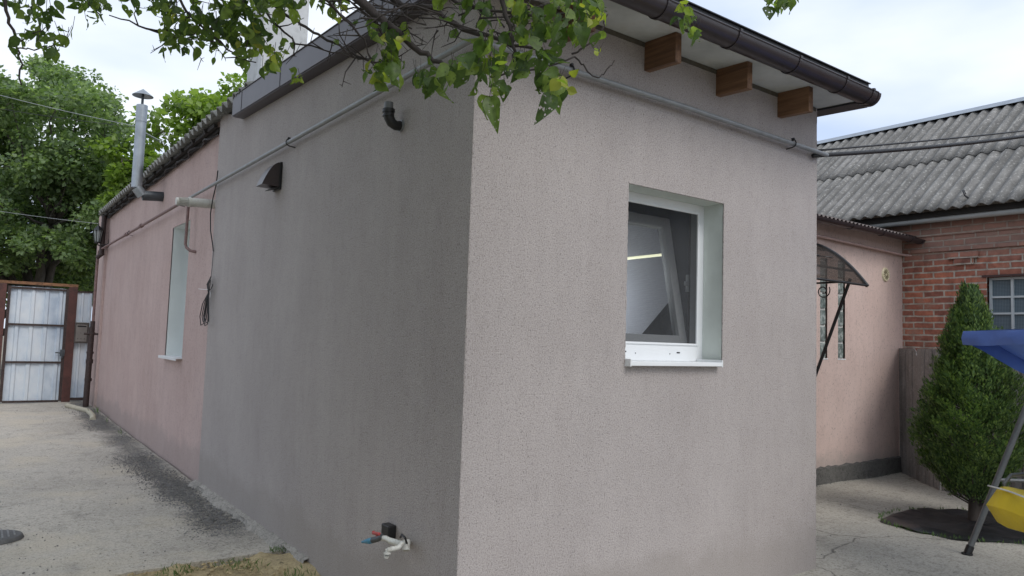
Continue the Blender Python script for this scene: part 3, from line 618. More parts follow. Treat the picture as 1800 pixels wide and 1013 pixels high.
# ================================================================== metal flue with cone cap
a0 = on(0, .04, 286, 346); fx = -.38; fy = a0.y
base = Vector((fx, fy, a0.z - .0))
f0 = on(1, fy, 240, 330); fx = f0.x; zt = on(1, fy, 247, 185).z; xt = on(1, fy, 250, 185).x
fl = thing('stove_flue', 'grey steel stove pipe elbowing out of the pink wall under a cone cap', 'flue', a0)
el0 = Vector((fx + .0, fy, f0.z)); rr = .068
MB().tube([a0 + Vector((.1, 0, 0)), a0, a0.lerp(el0 + Vector((.08, 0, -.10)), 1)], rr, 20).build('elbow_outlet', M['galvdark'], fl, smooth=True)
MB().tube([el0 + Vector((.08, 0, -.10)), el0 + Vector((.0, 0, .0))], rr * 1.03, 20).build('elbow_bend', M['galv'], fl, smooth=True)
top = Vector((xt, fy, zt))
MB().tube([el0, el0.lerp(top, .82)], rr, 24).build('pipe', M['galv'], fl, smooth=True)
MB().tube([el0.lerp(top, .80), top], rr * 1.06, 24, cap=False).tube([el0.lerp(top, .80) - Vector((0, 0, .005)), el0.lerp(top, .815)], rr * 1.09, 24).build('top_section', M['galv'], fl, smooth=True)
cb_ = top + Vector((0, 0, .14)); MM = MB().lathe(cb_, [(.0, .095), (.135, -.005), (.135, -.010), (.0, .08)], 28); MM.build('cone_cap', M['galv'], fl, smooth=True)
MM = MB()
for k in range(3): an = k * 2.09; q = Vector((math.cos(an), math.sin(an), 0)) * .03; MM.bar(top + q - Vector((0, 0, .05)), cb_ + q + Vector((0, 0, .04)), .016, .004)
MM.tube([top - Vector((0, 0, .03)), cb_ + Vector((0, 0, .06))], .017, 10); MM.build('cap_strap', M['galvdark'], fl)

# ================================================================== pipes on the walls
ZP = 3.115
gp = thing('gas_pipe', 'long grey and brown pipe clipped level across both stucco walls', 'pipe', (0, 0, ZP))
MB().tube([(-.055, 6.55, ZP + .02), (-.055, 3.2, ZP + .012), (-.055, -.02, ZP), (-.04, -.048, ZP), (-.02, -.055, ZP), (1.6, -.055, ZP), (WX + .05, -.055, ZP - .02)], .0165, 12).build('grey_run', M['pipegrey'], gp, smooth=True)
MB().tube([(-.055, 6.55, ZP + .02), (-.055, 9.4, ZP + .015), (-.055, 13.0, ZP + .01), (-.09, 13.15, ZP - .03), (-.10, 13.18, ZP - .2)], .019, 12).build('brown_run', M['pipebrown'], gp, smooth=True)
for yy in (8.9, 10.2): MB().tube([(-.055, yy, ZP + .017), (-.055, yy + .1, ZP + .017)], .03, 12).build('coupling', M['pipebrown'], gp, smooth=True)
def clip(p, n):
    n = Vector(n); p = Vector(p); MM = MB(); tdir = n.cross(Vector((0, 0, 1))); MM.tube([p - n * .055 - Vector((0, 0, .035)), p - Vector((0, 0, .03)), p + n * .02 - Vector((0, 0, .02)), p + n * .024, p + n * .015 + Vector((0, 0, .02)), p + Vector((0, 0, .03))], .0045, 6)
    MM.obox(p + Vector((0, 0, .028)), n, tdir, (0, 0, 1), .022, .012, .02); MM.build('pipe_clip', M['cable'], gp)
clip((-.055, 2.62, ZP + .01), (-1, 0, 0)); clip((-.055, 6.4, ZP + .02), (-1, 0, 0)); clip((-.055, 10.0, ZP + .015), (-1, 0, 0)); clip((.60, -.055, ZP), (0, -1, 0)); clip((2.74, -.055, ZP - .01), (0, -1, 0))
# hanging brown pipe by the left window
q0 = Vector((-.06, 6.02, ZP)); 
tag(MB().tube([(-.045, 6.02, ZP + .0), (-.05, 6.02, 2.60), (-.04, 6.0, 2.56), (-.01, 5.93, 2.52), (.05, 5.9, 2.51)], .017, 12).build('drop_pipe', M['pipebrown'], smooth=True), 'short brown pipe dropping beside the white window reveal into the pink wall', 'pipe')
# boiler flue
b1 = on(1, 5.16, 306, 353); bf = thing('boiler_flue', 'white plastic boiler flue with slotted end sticking out of the pink wall', 'flue', (0, 5.16, 2.98))
w0 = on(0, .0, 377, 358); w0.y = 5.16; zb = on(1, 5.16, 360, 357).z
dirf = Vector((b1.x, 5.16, b1.z)) - Vector((.02, 5.16, zb)); Lf = dirf.length; dn = dirf.normalized(); s0 = Vector((.05, 5.16, zb))
MB().tube([s0, s0 + dn * (Lf * .70)], .049, 24).build('sleeve', M['pvc'], bf, smooth=True)
MB().tube([s0 + dn * Lf * .66, s0 + dn * Lf * .72], .053, 24).build('collar', M['pvc'], bf, smooth=True)
MB().tube([s0 + dn * Lf * .70, s0 + dn * Lf], .032, 18).build('inner_pipe', M['pvc'], bf, smooth=True)
MM = MB(); 
for k in range(14):
    an = k * 2 * math.pi / 14; q = Vector((0, math.cos(an), math.sin(an))) * .045; MM.bar(s0 + dn * Lf * .72 + q, s0 + dn * (Lf * .99) + q * .85, .010, .004)
MM.tube([s0 + dn * Lf * .97, s0 + dn * (Lf + .01)], .041, 18).build('slotted_guard', M['pvc'], bf)
# vent hood on the grey wall
vp = on(0, 0, 490, 312); vy, vz = vp.y, vp.z
vh = thing('vent_hood', 'dark brown curved vent hood on the shaded grey stucco wall', 'vent', (0, vy, vz))
MB().box((-.02, vy - .085, vz - .115), (0.0, vy + .085, vz + .115)).build('back_plate', M['black'], vh, bevel=.003)
MM = MB(); n = 10; pr = []
for k in range(n + 1):
    t = k / n * math.pi / 2; q_ = k / n; pr.append((-.02 - .140 * q_ ** .95, vz + .110 - .200 * q_ ** 1.8))
vs = []; 
for yv in (vy - .078, vy + .078):
    vs += [(x, yv, z) for x, z in pr] + [(-.02, yv, pr[-1][1] - .005)]
q = n + 2; fs = [(k, k + 1, q + k + 1, q + k) for k in range(n + 1)] + [tuple(range(q)), tuple(range(2 * q - 1, q - 1, -1))]
MM.add(vs, fs); MM.build('hood', simple('hood_brown', (.055, .042, .042), .28, 0, .1, 10), vh, smooth=True)
MB().obox((-.05, vy, vz - .108), (1, 0, .3), (0, 1, 0), (-.3, 0, 1), .07, .14, .006).build('flap', M['darkmetal'], vh)
# black elbow fitting
e = on(0, 0, 706, 222); ef = thing('pipe_elbow', 'black plastic elbow stub with grey cap on the grey wall under the branches', 'pipe fitting', (0, e.y, e.z))
ex = Vector((0, e.y, e.z)); up_ = Vector((-.085, e.y - .005, e.z + .02))
MB().tube([ex, ex + Vector((-.012, 0, 0))], .036, 20).build('flange', M['pipegrey'], ef, smooth=True)
MB().tube([ex + Vector((-.01, 0, 0)), ex + Vector((-.04, 0, -.005)), ex + Vector((-.068, 0, .008)), ex + Vector((-.085, 0, .035)), ex + Vector((-.090, 0, .075))], [.030, .029, .031, .032, .032], 18).build('elbow', M['black'], ef, smooth=True)
MB().tube([ex + Vector((-.0895, 0, .065)), ex + Vector((-.0905, 0, .085))], .037, 18).tube([ex + Vector((-.0895, 0, .040)), ex + Vector((-.090, 0, .050))], .035, 18).build('nut', M['black'], ef, smooth=True)
MB().tube([ex + Vector((-.0905, 0, .084)), ex + Vector((-.091, 0, .125))], .027, 18).build('cap', simple('grey_cap', (.12, .125, .13), .35), ef, smooth=True)
# taps at the bottom of the grey wall
t0 = on(0, -.0, 690, 935); tp = thing('garden_taps', 'cluster of white water fittings with blue and red valve taps low on the wall', 'tap', (0, t0.y, t0.z))
def T(x, px, py): return on(0, x, px, py)
MM = MB().box((-.05, t0.y - .045, t0.z - .035), (0, t0.y + .045, t0.z + .045)); MM.build('valve_box', M['black'], tp, bevel=.006)
j0 = T(-.05, 700, 950); j1 = T(-.10, 680, 948)
MB().tube([Vector((0, j0.y - .03, j0.z - .01)), T(-.06, 712, 958), T(-.08, 700, 955), T(-.09, 686, 951)], .017, 14).tube([T(-.05, 714, 950), T(-.06, 714, 968)], .021, 14).build('tee', M['pvc'], tp, smooth=True)
MB().tube([T(-.09, 708, 955), T(-.12, 700, 963), T(-.15, 690, 965), T(-.17, 682, 967)], .013, 12).tube([T(-.17, 682, 966), T(-.17, 681, 974)], .013, 12).build('lower_spout', M['pvc'], tp, smooth=True)
MB().tube([T(-.17, 681, 971), T(-.17, 681, 974)], .020, 12).tube([T(-.17, 680, 976), T(-.17, 679, 980)], .013, 12).build('lower_handle', M['pvc'], tp, smooth=True)
MB().tube([T(-.09, 688, 952), T(-.11, 678, 946), T(-.12, 668, 946)], .014, 12).build('side_arm', M['pvc'], tp, smooth=True)
MB().tube([T(-.12, 672, 943), T(-.13, 665, 947), T(-.14, 655, 950)], .016, 12).build('tap_body', M['galvdark'], tp, smooth=True)
MB().tube([T(-.13, 665, 944), T(-.13, 663, 939)], .010, 10).tube([T(-.135, 667, 939), T(-.135, 656, 937)], .0085, 10).tube([T(-.135, 657, 939), T(-.135, 656, 934)], .008, 10).build('red_handle', M['red'], tp, smooth=True)
MB().tube([T(-.14, 655, 950), T(-.145, 650, 951)], .016, 14).tube([T(-.145, 651, 951), T(-.15, 642, 952)], [.017, .011], 14).tube([T(-.15, 642, 952), T(-.152, 637, 953)], .0075, 10).build('blue_connector', M['blue'], tp, smooth=True)
MB().tube([T(-.04, 704, 945), T(-.09, 706, 940), T(-.09, 712, 945), T(-.05, 716, 958)], .006, 8).build('hose_loop', M['cable'], tp, smooth=True)
# hanging cable and its bundle
def C0(px, py, x=-.03): return on(0, x, px, py)
pts = [C0(383, 300), C0(380, 325), C0(374, 350, -.04), C0(370, 375, -.04), C0(370, 405, -.03), C0(374, 432, -.02), C0(375, 442, -.01)]
hc = thing('hanging_cable', 'black cable hanging at the joint of the walls and coiled into a bundle', 'cable', C0(372, 490))
MB().tube(pts, .006, 8).tube([C0(375, 442, -.01), C0(373, 470, -.012), C0(371, 488, -.02)], .0025, 6).build('lead', M['cable'], hc, smooth=True)
MM = MB()
for k in range(4):
    dx = (-4, 0, 3, 5)[k]; bt = (572, 566, 573, 568)[k]; x = -.02 - .012 * k
    MM.tube([C0(371, 486, x), C0(365 + dx * .3, 500, x), C0(366, 515, x), C0(359 + dx * .8, 535, x), C0(355 + dx * .9, 556, x), C0(357 + dx, bt, x), C0(362 + dx, bt - 3, x), C0(364 + dx * .6, 550, x), C0(366 + dx * .2, 520, x), C0(368, 508, x), C0(370, 492, x)], .0048, 7)
MM.tube([C0(366, 512, -.02), C0(372, 507, -.05), C0(374, 500, -.05)], .004, 6).build('bundle', M['cable'], hc, smooth=True)
MB().tube([C0(349, 508, -.06), C0(358, 509, -.05), C0(368, 509, -.04), C0(370, 517, -.05), C0(369, 523, -.05)], .0028, 6).build('cable_tie', M['white'], hc)

# corner riser pipes
rs = thing('gas_riser', 'dark rusty riser pipe with valves running down beside the pink corner', 'pipe', (-.1, 13.2, .1))
MB().tube([(-.10, 13.18, ZP - .15), (-.10, 13.18, 1.55)], .026, 12).build('upper_pipe', M['pipebrown'], rs, smooth=True)
MB().tube([(-.11, 13.18, 1.6), (-.12, 13.18, .08)], .052, 14).build('lower_pipe', M['pipeblack'], rs, smooth=True)
MB().tube([(-.10, 13.18, 1.72), (-.10, 13.18, 1.48)], .040, 12).tube([(-.10, 13.18, 1.50), (-.10, 13.18, 1.46)], .06, 12).tube([(-.24, 13.15, 1.47), (.02, 13.15, 1.47)], .02, 10).build('valve', M['pipeblack'], rs, smooth=True)
for za, zb_ in ((1.13, 1.09), (.98, .90), (.62, .56)): MB().tube([(-.11, 13.18, za), (-.11, 13.18, zb_)], .063, 12).build('pipe_collar', M['pipeblack'], rs, smooth=True)
dp = tag(MB().tube([(-.05, 13.05, 3.78), (-.055, 13.04, 3.2), (-.055, 13.04, 3.0)], .045, 14).tube([(-.055, 13.04, 3.02), (-.12, 13.1, 2.95)], .04, 12).build('downpipe', M['pipeblack'], smooth=True), 'short black downpipe from the eave at the pink house corner', 'pipe')
# lantern
lc = on(1, 12.98, 172, 414); lt = thing('wall_lantern', 'small black carriage lantern on the corner of the pink house', 'lamp', (lc.x, 12.98, lc.z))
l = Vector((lc.x, 12.98, lc.z))
MB().lathe(l, [(.0, -.155), (.055, -.15), (.06, -.135), (.04, -.12)], 6).build('lantern_base', M['black'], lt)
MB().lathe(l, [(.11, .095), (.085, .115), (.03, .18), (.012, .19), (.01, .235), (.0, .24)], 6).build('lantern_cap', M['black'], lt)
MM = MB()
for k in range(6):
    an = k * math.pi / 3; c_, s_ = math.cos(an), math.sin(an); MM.tube([l + Vector((.05 * c_, .05 * s_, -.13)), l + Vector((.09 * c_, .09 * s_, .10))], .008, 6)
MM.build('cage', M['black'], lt)
MB().lathe(l, [(.046, -.125), (.084, .095)], 6).build('glass_shade', simple('lantern_glass', (.30, .33, .33), .15), lt)
MB().tube([l + Vector((0, 0, -.15)), l + Vector((.02, .0, -.19)), l + Vector((.12, .0, -.18)), l + Vector((.2, .03, -.14))], .012, 8).box((l.x + .19, 12.95, l.z - .22), (l.x + .215, 13.05, l.z - .06)).build('arm', M['black'], lt)

# ================================================================== gate
GYY = 14.3
def G(px, py, y=GYY): return on(1, y, px, py)
gt = thing('metal_gate', 'galvanised corrugated gate in a rust red frame across the yard', 'gate', (-.95, GYY, .07))
tl, tr_, zb, ztp = -1.44, -.46, .10, 2.36
def ribsheet(mb, xa, xb, z0, z1, y, pitch=.2, dpt=.022):
    xs = []; x = xa
    while x < xb:
        xs += [(x, 0), (x + pitch * .52, 0), (x + pitch * .60, dpt), (x + pitch * .82, dpt), (x + pitch * .90, 0)]; x += pitch
    xs = [(min(a, xb), b) for a, b in xs] + [(xb, 0)]
    vs = [(a, y - b, z) for z in (z0, z1) for a, b in xs]; n = len(xs); mb.add(vs, [(i, i + 1, n + i + 1, n + i) for i in range(n - 1)])
def zincmat():
    m, t, b = mat('stained_zinc'); a = noise(t, 2.5, 5, .6, sc=(1., 1., .6)); c = ramp(t, a, [(.3, (.36, .43, .52)), (.5, (.56, .62, .68)), (.7, (.68, .71, .73))])
    t.links.new(mixc(t, c, (.42, .40, .34), ramp(t, noise(t, 7., 5, .7, sc=(1., 1., .3)), [(.58, 0.), (.8, .4)])), b.inputs['Base Color']); b.inputs['Metallic'].default_value = .25; b.inputs['Roughness'].default_value = .5; return m
M['zinc'] = zincmat()
MM = MB(); ribsheet(MM, tl, tr_, zb, ztp, GYY, .235); MM.build('corrugated_panel', M['zinc'], gt, solid=.003)
MM = MB()
for xx in (tl, tr_): MM.box((xx - .025, GYY - .055, zb), (xx + .025, GYY - .025, ztp))
for zz in (zb + .0, .87, 1.61, ztp - .03): MM.box((tl + .025, GYY - .053, zz - .02), (tr_ - .025, GYY - .027, zz + .02))
MM.build('frame', M['pipeblack'], gt)
MB().box((tr_ - .06, GYY - .09, 1.00), (tr_ + .02, GYY - .057, 1.13)).tube([(tr_ - .02, GYY - .07, 1.06), (tr_ - .14, GYY - .1, 1.07)], .012, 8).tube([(tr_ - .02, GYY - .10, 1.10), (tr_ - .02, GYY - .10, .96)], .016, 8).build('latch', M['galvdark'], gt)
for xx, lab in ((-1.56, 'rust red gate post at the left of the corrugated gate'), (-.36, 'rust red gate post with the mailbox beside it')):
    tag(MB().box((xx - .075, GYY - .06, 0), (xx + .075, GYY + .06, 2.40)).build('gate_post', M['rustframe'], bevel=.005), lab, 'post', 'gate posts')
tag(MB().box((-2.9, GYY - .05, 2.405), (-.28, GYY + .05, 2.46)).build('gate_lintel', M['rustrail']), 'rusty brown top rail over the yard gate', 'rail')
sp = thing('side_panel', 'narrow zinc fence panel between the gate post and pink corner', 'fence', (-.14, GYY, .07))
MM = MB(); ribsheet(MM, -.285, -.01, .16, 2.30, GYY, .14); MM.build('corrugated_panel', M['zinc'], sp, solid=.003)
for za, zb_ in ((2.30, 2.335), (.10, .16)): MB().box((-.285, GYY - .03, za), (-.01, GYY + .03, zb_)).build('rail', M['pipeblack'], sp)
f2 = thing('boundary_fence', 'rust red sheet fence continuing left of the gate', 'fence', (-2.3, GYY, .07))
MM = MB(); ribsheet(MM, -6.5, -1.64, .1, 2.40, GYY, .2); MM.build('sheet', M['rustframe'], f2, solid=.003)
mb_ = thing('mailbox', 'grey brown metal mailbox hung on the fence panel beside the gate', 'mailbox', (-.17, GYY - .1, 1.48))
MB().box((-.295, GYY - .15, 1.27), (-.045, GYY - .03, 1.69)).build('box', simple('mailbox_metal', (.085, .075, .068), .4, .3, .1, 8), mb_, bevel=.008)
MB().box((-.275, GYY - .158, 1.30), (-.08, GYY - .1505, 1.645)).build('door', simple('mailbox_door', (.20, .18, .165), .4, .2, .1, 8), mb_, bevel=.004)
MB().box((-.255, GYY - .163, 1.60), (-.10, GYY - .1585, 1.625)).build('slot', M['black'], mb_)
MB().box((-.195, GYY - .163, 1.47), (-.185, GYY - .1585, 1.48)).build('keyhole', M['black'], mb_)
for xa in (-.245, -.185, -.125): MB().box((xa, GYY - .163, 1.35), (xa + .013, GYY - .1585, 1.365)).build('peep_hole', M['black'], mb_)
p = [on(2, .10, 118, 713), on(2, .09, 140, 719), on(2, .08, 155, 723), on(2, .06, 163, 731), on(2, .05, 163, 738)]
tag(MB().tube(p, .045, 12).build('drain_pipe', M['beige'], smooth=True), 'beige bent drain pipe lying on the ground below the mailbox', 'pipe')
# manhole cover
mc = on(2, 0, -8, 948); mh = thing('manhole_cover', 'round iron manhole cover in the dusty concrete at the left edge', 'manhole', (mc.x, mc.y, 0))
MB().lathe((mc.x, mc.y, 0), [(.0, .030), (.155, .030), (.165, .026), (.17, .02), (.18, .0)], 36).build('lid', simple('cast_iron', (.13, .13, .13), .7, .4, .2, 20, bscale=50), mh, smooth=True)
MM = MB()
for i in range(-3, 4):
    L_ = math.sqrt(max(0, .14 ** 2 - (i * .038) ** 2)); MM.bar((mc.x + i * .038, mc.y - L_, .033), (mc.x + i * .038, mc.y + L_, .033), .012, .008)
MM.build('ribs', simple('worn_iron', (.20, .20, .20), .6, .4, .2, 20), mh)
# overhead wires on the left
def wire(name, pts, r, mt, label):
    out = []
    for i in range(len(pts) - 1):
        a, b = pts[i], pts[i + 1]; L_ = (b - a).length
        for k in range(12): t = k / 12; q = a.lerp(b, t); q.z -= .012 * L_ * 4 * t * (1 - t); out.append(q)
    out.append(pts[-1]); return tag(MB().tube(out, r, 6).build(name, mt, smooth=2), label, 'wire')
wire('overhead_wire', [dep(15, -260, 90), dep(12.5, 238, 222), Vector((.3, 9.6, 4.6))], .0055, M['wirepale'], 'upper pale wire crossing in front of the trees to the stove pipe')
wire('overhead_wire', [dep(15, -260, 138), dep(12.5, 238, 224), Vector((.35, 9.6, 4.55))], .005, M['cable'], 'lower dark wire crossing in front of the trees to the stove pipe')
wire('overhead_wire', [dep(17, -260, 322), Vector((-.02, 13.8, 3.7))], .0045, M['wirepale'], 'low thin wire running from the left to the pink house corner')

# ================================================================== pink annex across the courtyard
AY = 1.91; AX1 = 8.63
an_ = thing('pink_annex', 'low pale pink annex wall across the courtyard with glass block strips', 'building', (7, AY, 0))
aw = wall_mesh(1, AY, .3, (3.6, AX1), .15, lambda x: 3.22, [(6.385, 6.545, 1.51, 2.75), (6.79, 6.955, 1.51, 2.75)], 8)
aw.build('wall', M['pink2'], an_)
for xa, xb in ((6.375, 6.555), (6.78, 6.965)): MB().box((xa, AY - .004, 1.495), (xb, AY + .02, 1.508)).build('white_edge', M['white'], an_)
MM = MB(); n = 60
for i in range(n + 1):
    x = 3.4 + (8.40 - 3.4) * i / n; zt_ = .19 + random.uniform(-.012, .012); MM.v += [(x, AY - .055 - random.uniform(0, .01), -.02), (x, AY - .05, zt_), (x, AY + .02, zt_ + .008)]
for i in range(n):
    for k in range(2): a = i * 3 + k; MM.f.append((a, a + 1, a + 4, a + 3))
MM.build('plinth', M['plinth'], an_)
for xa, xb in ((6.385, 6.545), (6.79, 6.955)):
    gb = MB().box((xa, AY + .03, 1.51), (xb, AY + .06, 2.75)).build('block_strip', simple('block_mortar', (.66, .65, .61), .9), an_)
    z = 1.52
    while z < 2.7:
        MB().box((xa + .016, AY + .012, z), (xb - .016, AY + .05, z + .178)).build('glass_block', M['gblock'], gb, bevel=.006); z += .203
# annex roof edge
MM = MB(); corrugated(MM, (3.5, AY - .22, 3.20), (1, 0, 0), 5.05, (0, 1, .28), 3.0, (0, -.28, 1), .09, .014, 2, 6)
MM.build('roof', simple('brown_sheet', (.09, .07, .065), .5, .2, .2, 8), an_, smooth=True, solid=.004)
MB().box((3.5, AY - .20, 3.13), (8.45, AY - .18, 3.185)).build('fascia', M['brownm'], an_)
ag = thing('annex_gutter', 'brown gutter along the eave of the pale pink annex', 'gutter', (6, AY - .26, 3.15))
MM = MB(); halfpipe(MM, 3.5, 8.52, AY - .26, 3.16, .055, 12); MM.build('trough', M['brownm'], ag, smooth=True)
for X in (6.6, 7.35, 8.1, 8.38): MM = MB(); halfpipe(MM, X, X + .02, AY - .26, 3.16, .062, 12, .008); MM.build('bracket', M['brownm'], ag)
MB().box((8.515, AY - .315, 3.10), (8.53, AY - .205, 3.165)).build('end_cap', M['brownm'], ag)
tag(MB().tube([(4, AY - .05, 3.02), (6.3, AY - .05, 3.0), (8.40, AY - .06, 2.965), (8.50, AY - .15, 2.96)], .018, 10).build('wall_conduit', simple('pink_conduit', (.50, .36, .33), .6, 0, .1, 8), smooth=True), 'thin pink painted pipe running under the annex eave', 'pipe')
vn = on(1, AY, 1556, 483); vt = thing('wall_vent', 'round cream vent grille on the pale pink annex wall', 'vent', (vn.x, AY, vn.z))
MB().lathe((vn.x, AY, vn.z), [(.0, .012), (.06, .012), (.085, .018), (.095, .010), (.098, 0)], 28, (0, -1, 0)).build('disc', simple('cream_plastic', (.62, .56, .38), .5), vt, smooth=True)
MM = MB()
for k in range(12): q = k * math.pi / 6; MM.bar((vn.x + .02 * math.cos(q), AY - .016, vn.z + .02 * math.sin(q)), (vn.x + .07 * math.cos(q), AY - .018, vn.z + .07 * math.sin(q)), .006, .006, (0, 1, 0))
MM.build('slots', simple('vent_slot', (.28, .25, .16), .7), vt)
# awning
AWX = 5.84; aw_ = thing('door_awning', 'dark wrought iron awning with arched tinted sheet on the pink annex', 'awning', (AWX, AY, 2.4))
fr = on(0, AWX, 1522, 502); tip = on(0, AWX, 1495, 490); apx = on(0, AWX, 1437, 431); ft = on(0, AWX, 1437, 650)
def arch(t):  # t 0 wall .. 1 front lip
    yy = AY + (fr.y - AY) * t; z0 = 2.90; k = t ** 2.0
    return yy, z0
pr = []; H0 = apx.z + .10; ta = (AY - apx.y) / (AY - fr.y)
for k in range(17):
    t = k / 16; yy = AY + (fr.y - AY) * t
    z = fr.z + (H0 - fr.z) * (1 - t ** 2.1); pr.append((yy, z))
kz = (apx.z - fr.z) / max(.01, (1 - ta ** 2.1)); pr = [(yy, fr.z + kz * (1 - ((AY - yy) / (AY - fr.y)) ** 2.1)) for yy, z in pr]
for X in (AWX, AWX - 1.7): MB().tube([(X + .034, yy, z - .004) for yy, z in pr], .022, 8).tube([(X, AY, fr.z + .05), (X, tip.y + .0, fr.z + .05)], .011, 8).build('side_arch', M['black'], aw_, smooth=True)
MM = MB(); vs = [(X, yy, z) for X in (AWX + .03, AWX - 1.75) for yy, z in pr]; MM.add(vs, [(i, i + 1, 17 + i + 1, 17 + i) for i in range(16)]); MM.build('sheet', M['poly'], aw_, smooth=2, solid=.006)
MB().tube([(AWX, pr[13][0], pr[13][1] - .025), (AWX - 1.7, pr[13][0], pr[13][1] - .025)], .013, 8).tube([(AWX, pr[7][0], pr[7][1] - .025), (AWX - 1.7, pr[7][0], pr[7][1] - .025)], .013, 8).tube([(AWX + .03, fr.y, fr.z), (AWX - 1.75, fr.y, fr.z)], .012, 8).build('purlin', M['black'], aw_)
dd = (ft - tip); endp = ft + dd * ((AY - ft.y) / dd.y if abs(dd.y) > 1e-3 else 0)
for X in (0, -1.7): MB().tube([tip + Vector((X, 0, -.0)), endp + Vector((X, 0, 0))], .018, 10).build('strut', M['black'], aw_)
def spiral(c, r0, turns, n=40, s=1, ph=0.):
    return [(c.x, c.y + s * (r0 * (1 - .75 * i / n)) * math.cos(ph + turns * 2 * math.pi * i / n), c.z + (r0 * (1 - .75 * i / n)) * math.sin(ph + turns * 2 * math.pi * i / n)) for i in range(n + 1)]
sc = on(0, AWX, 1447, 512); MB().tube(spiral(sc, .085, 1.4, ph=2.6), .007, 6).tube(spiral(on(0, AWX, 1425, 512), .085, 1.4, s=-1, ph=2.6), .007, 6).build('scroll', M['black'], aw_)
MM = MB()
for i in range(6): c_ = Vector((AWX - .25 - .25 * i, (pr[9][0]), pr[9][1] - .06)); MM.tube([(c_.x + .1 * math.cos(q), c_.y + .12 * math.sin(q), c_.z + .02 * math.sin(q)) for q in np.linspace(0, 5, 20)], .005, 5)
MM.build('ornament', M['black'], aw_)

# ================================================================== brick house
BX = 8.45
bh = thing('brick_house', 'old red brick house with large corrugated asbestos roof', 'building', (BX, 0, 0))
bwm = wall_mesh(0, BX, .35, (-5, 6.), -.05, lambda y: 3.46, [(-.42, .845, 1.915, 2.605)], 6); bwm.box((BX + .36, 5.9, 0), (13.5, 6.0, 3.4)).build('wall', M['brick'], bh)
MM = MB().box((BX - .022, -5, 3.20), (BX + .0, 2.2, 3.44)).box((BX - .035, -5, 2.985), (BX, 1.83, 3.03)).build('cornice', M['brick'], bh)
MB().box((BX - .05, .93, 2.87), (BX, 1.30, 2.955)).box((BX - .04, .99, 2.79), (BX, 1.22, 2.868)).build('corbel', M['brick'], bh)
MB().box((BX - .02, -.42, 2.608), (BX + .03, .90, 2.635)).build('lintel', simple('dark_lintel', (.07, .04, .035), .8), bh)
wfm = MB()
Wy0, Wy1, Wz0, Wz1 = -.42, .845, 1.915, 2.605
wfm.box((BX + .06, Wy0, Wz0), (BX + .11, Wy1, Wz0 + .03)).box((BX + .06, Wy0, Wz1 - .03), (BX + .11, Wy1, Wz1)).box((BX + .06, Wy1 - .03, Wz0 + .03), (BX + .11, Wy1, Wz1 - .03)).box((BX + .06, Wy0, Wz0 + .03), (BX + .11, Wy0 + .03, Wz1 - .03))
for yy in (.585, .315, .045, -.2): wfm.box((BX + .055, yy - .014, Wz0 + .03), (BX + .105, yy + .014, Wz1 - .03))
for zz in (2.145, 2.355): wfm.box((BX + .058, Wy0 + .03, zz - .012), (BX + .10, Wy1 - .03, zz + .012))
wf = wfm.build('window_frame', simple('pale_frame_paint', (.50, .54, .55), .6, 0, .08), bh)
MB().box((BX + .085, Wy0 + .02, Wz0 + .02), (BX + .095, Wy1 - .02, Wz1 - .02)).build('pane', M['rpane'], wf)
# roof slope
ex_, ez_ = 8.10, 3.50; rx_, rz_ = 11.0, 5.60
vd = Vector((rx_ - ex_, 0, rz_ - ez_)); Lr = vd.length; vd.normalize(); nr = Vector((-vd.z, 0, vd.x))
MM = MB(); split = .46
y = -5.2; 
corrugated(MM, Vector((ex_, -5.2, ez_)), (0, 1, 0), 12, vd, Lr * split + .04, nr, .165, .021, 6, 10, .4)
corrugated(MM, Vector((ex_, -5.2, ez_)) + vd * Lr * split + nr * .016, (0, 1, 0), 12, vd, Lr * (1 - split), nr, .165, .021, 6, 10, .4)
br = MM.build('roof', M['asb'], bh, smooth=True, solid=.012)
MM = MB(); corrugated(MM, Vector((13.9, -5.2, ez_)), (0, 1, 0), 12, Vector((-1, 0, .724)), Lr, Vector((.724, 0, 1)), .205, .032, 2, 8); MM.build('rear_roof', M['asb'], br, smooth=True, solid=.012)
MM = MB(); MM.add([(rx_ - .18, -5.2, rz_ - .055), (rx_, -5.2, rz_ + .06), (rx_ + .18, -5.2, rz_ - .055), (rx_ - .18, 6.8, rz_ - .055), (rx_, 6.8, rz_ + .06), (rx_ + .18, 6.8, rz_ - .055)], [(0, 1, 4, 3), (1, 2, 5, 4)]); MM.build('ridge_cap', M['galv'], br, solid=.004)
MB().box((ex_ + .12, -5, 3.42), (BX - .03, 6.6, 3.47)).box((ex_ + .1, -5, 3.42), (ex_ + .12, 6.6, 3.50)).build('eave_board', simple('tarred_board', (.02, .018, .016), .9), bh)
eg = tag(MB().tube([(8.27, y, 3.395 + .012 * math.sin(y)) for y in np.linspace(-4.8, 2.4, 20)], .045, 14).build('eave_pipe', simple('pale_grey_pipe', (.36, .38, .38), .6, 0, .12, 6), smooth=True), 'thick pale grey pipe under the eave of the brick house', 'pipe')
hk = on(0, 8.5, 1700, 368)
tag(MB().tube([(8.28, .95, 3.60), (8.22, 1.0, 3.66), (8.24, 1.03, 3.73), (8.30, 1.05, 3.75), (8.33, 1.04, 3.70)], .012, 8).build('roof_hook', M['darkmetal'], smooth=2), 'small dark iron hook near the lower edge of the asbestos roof', 'hook')
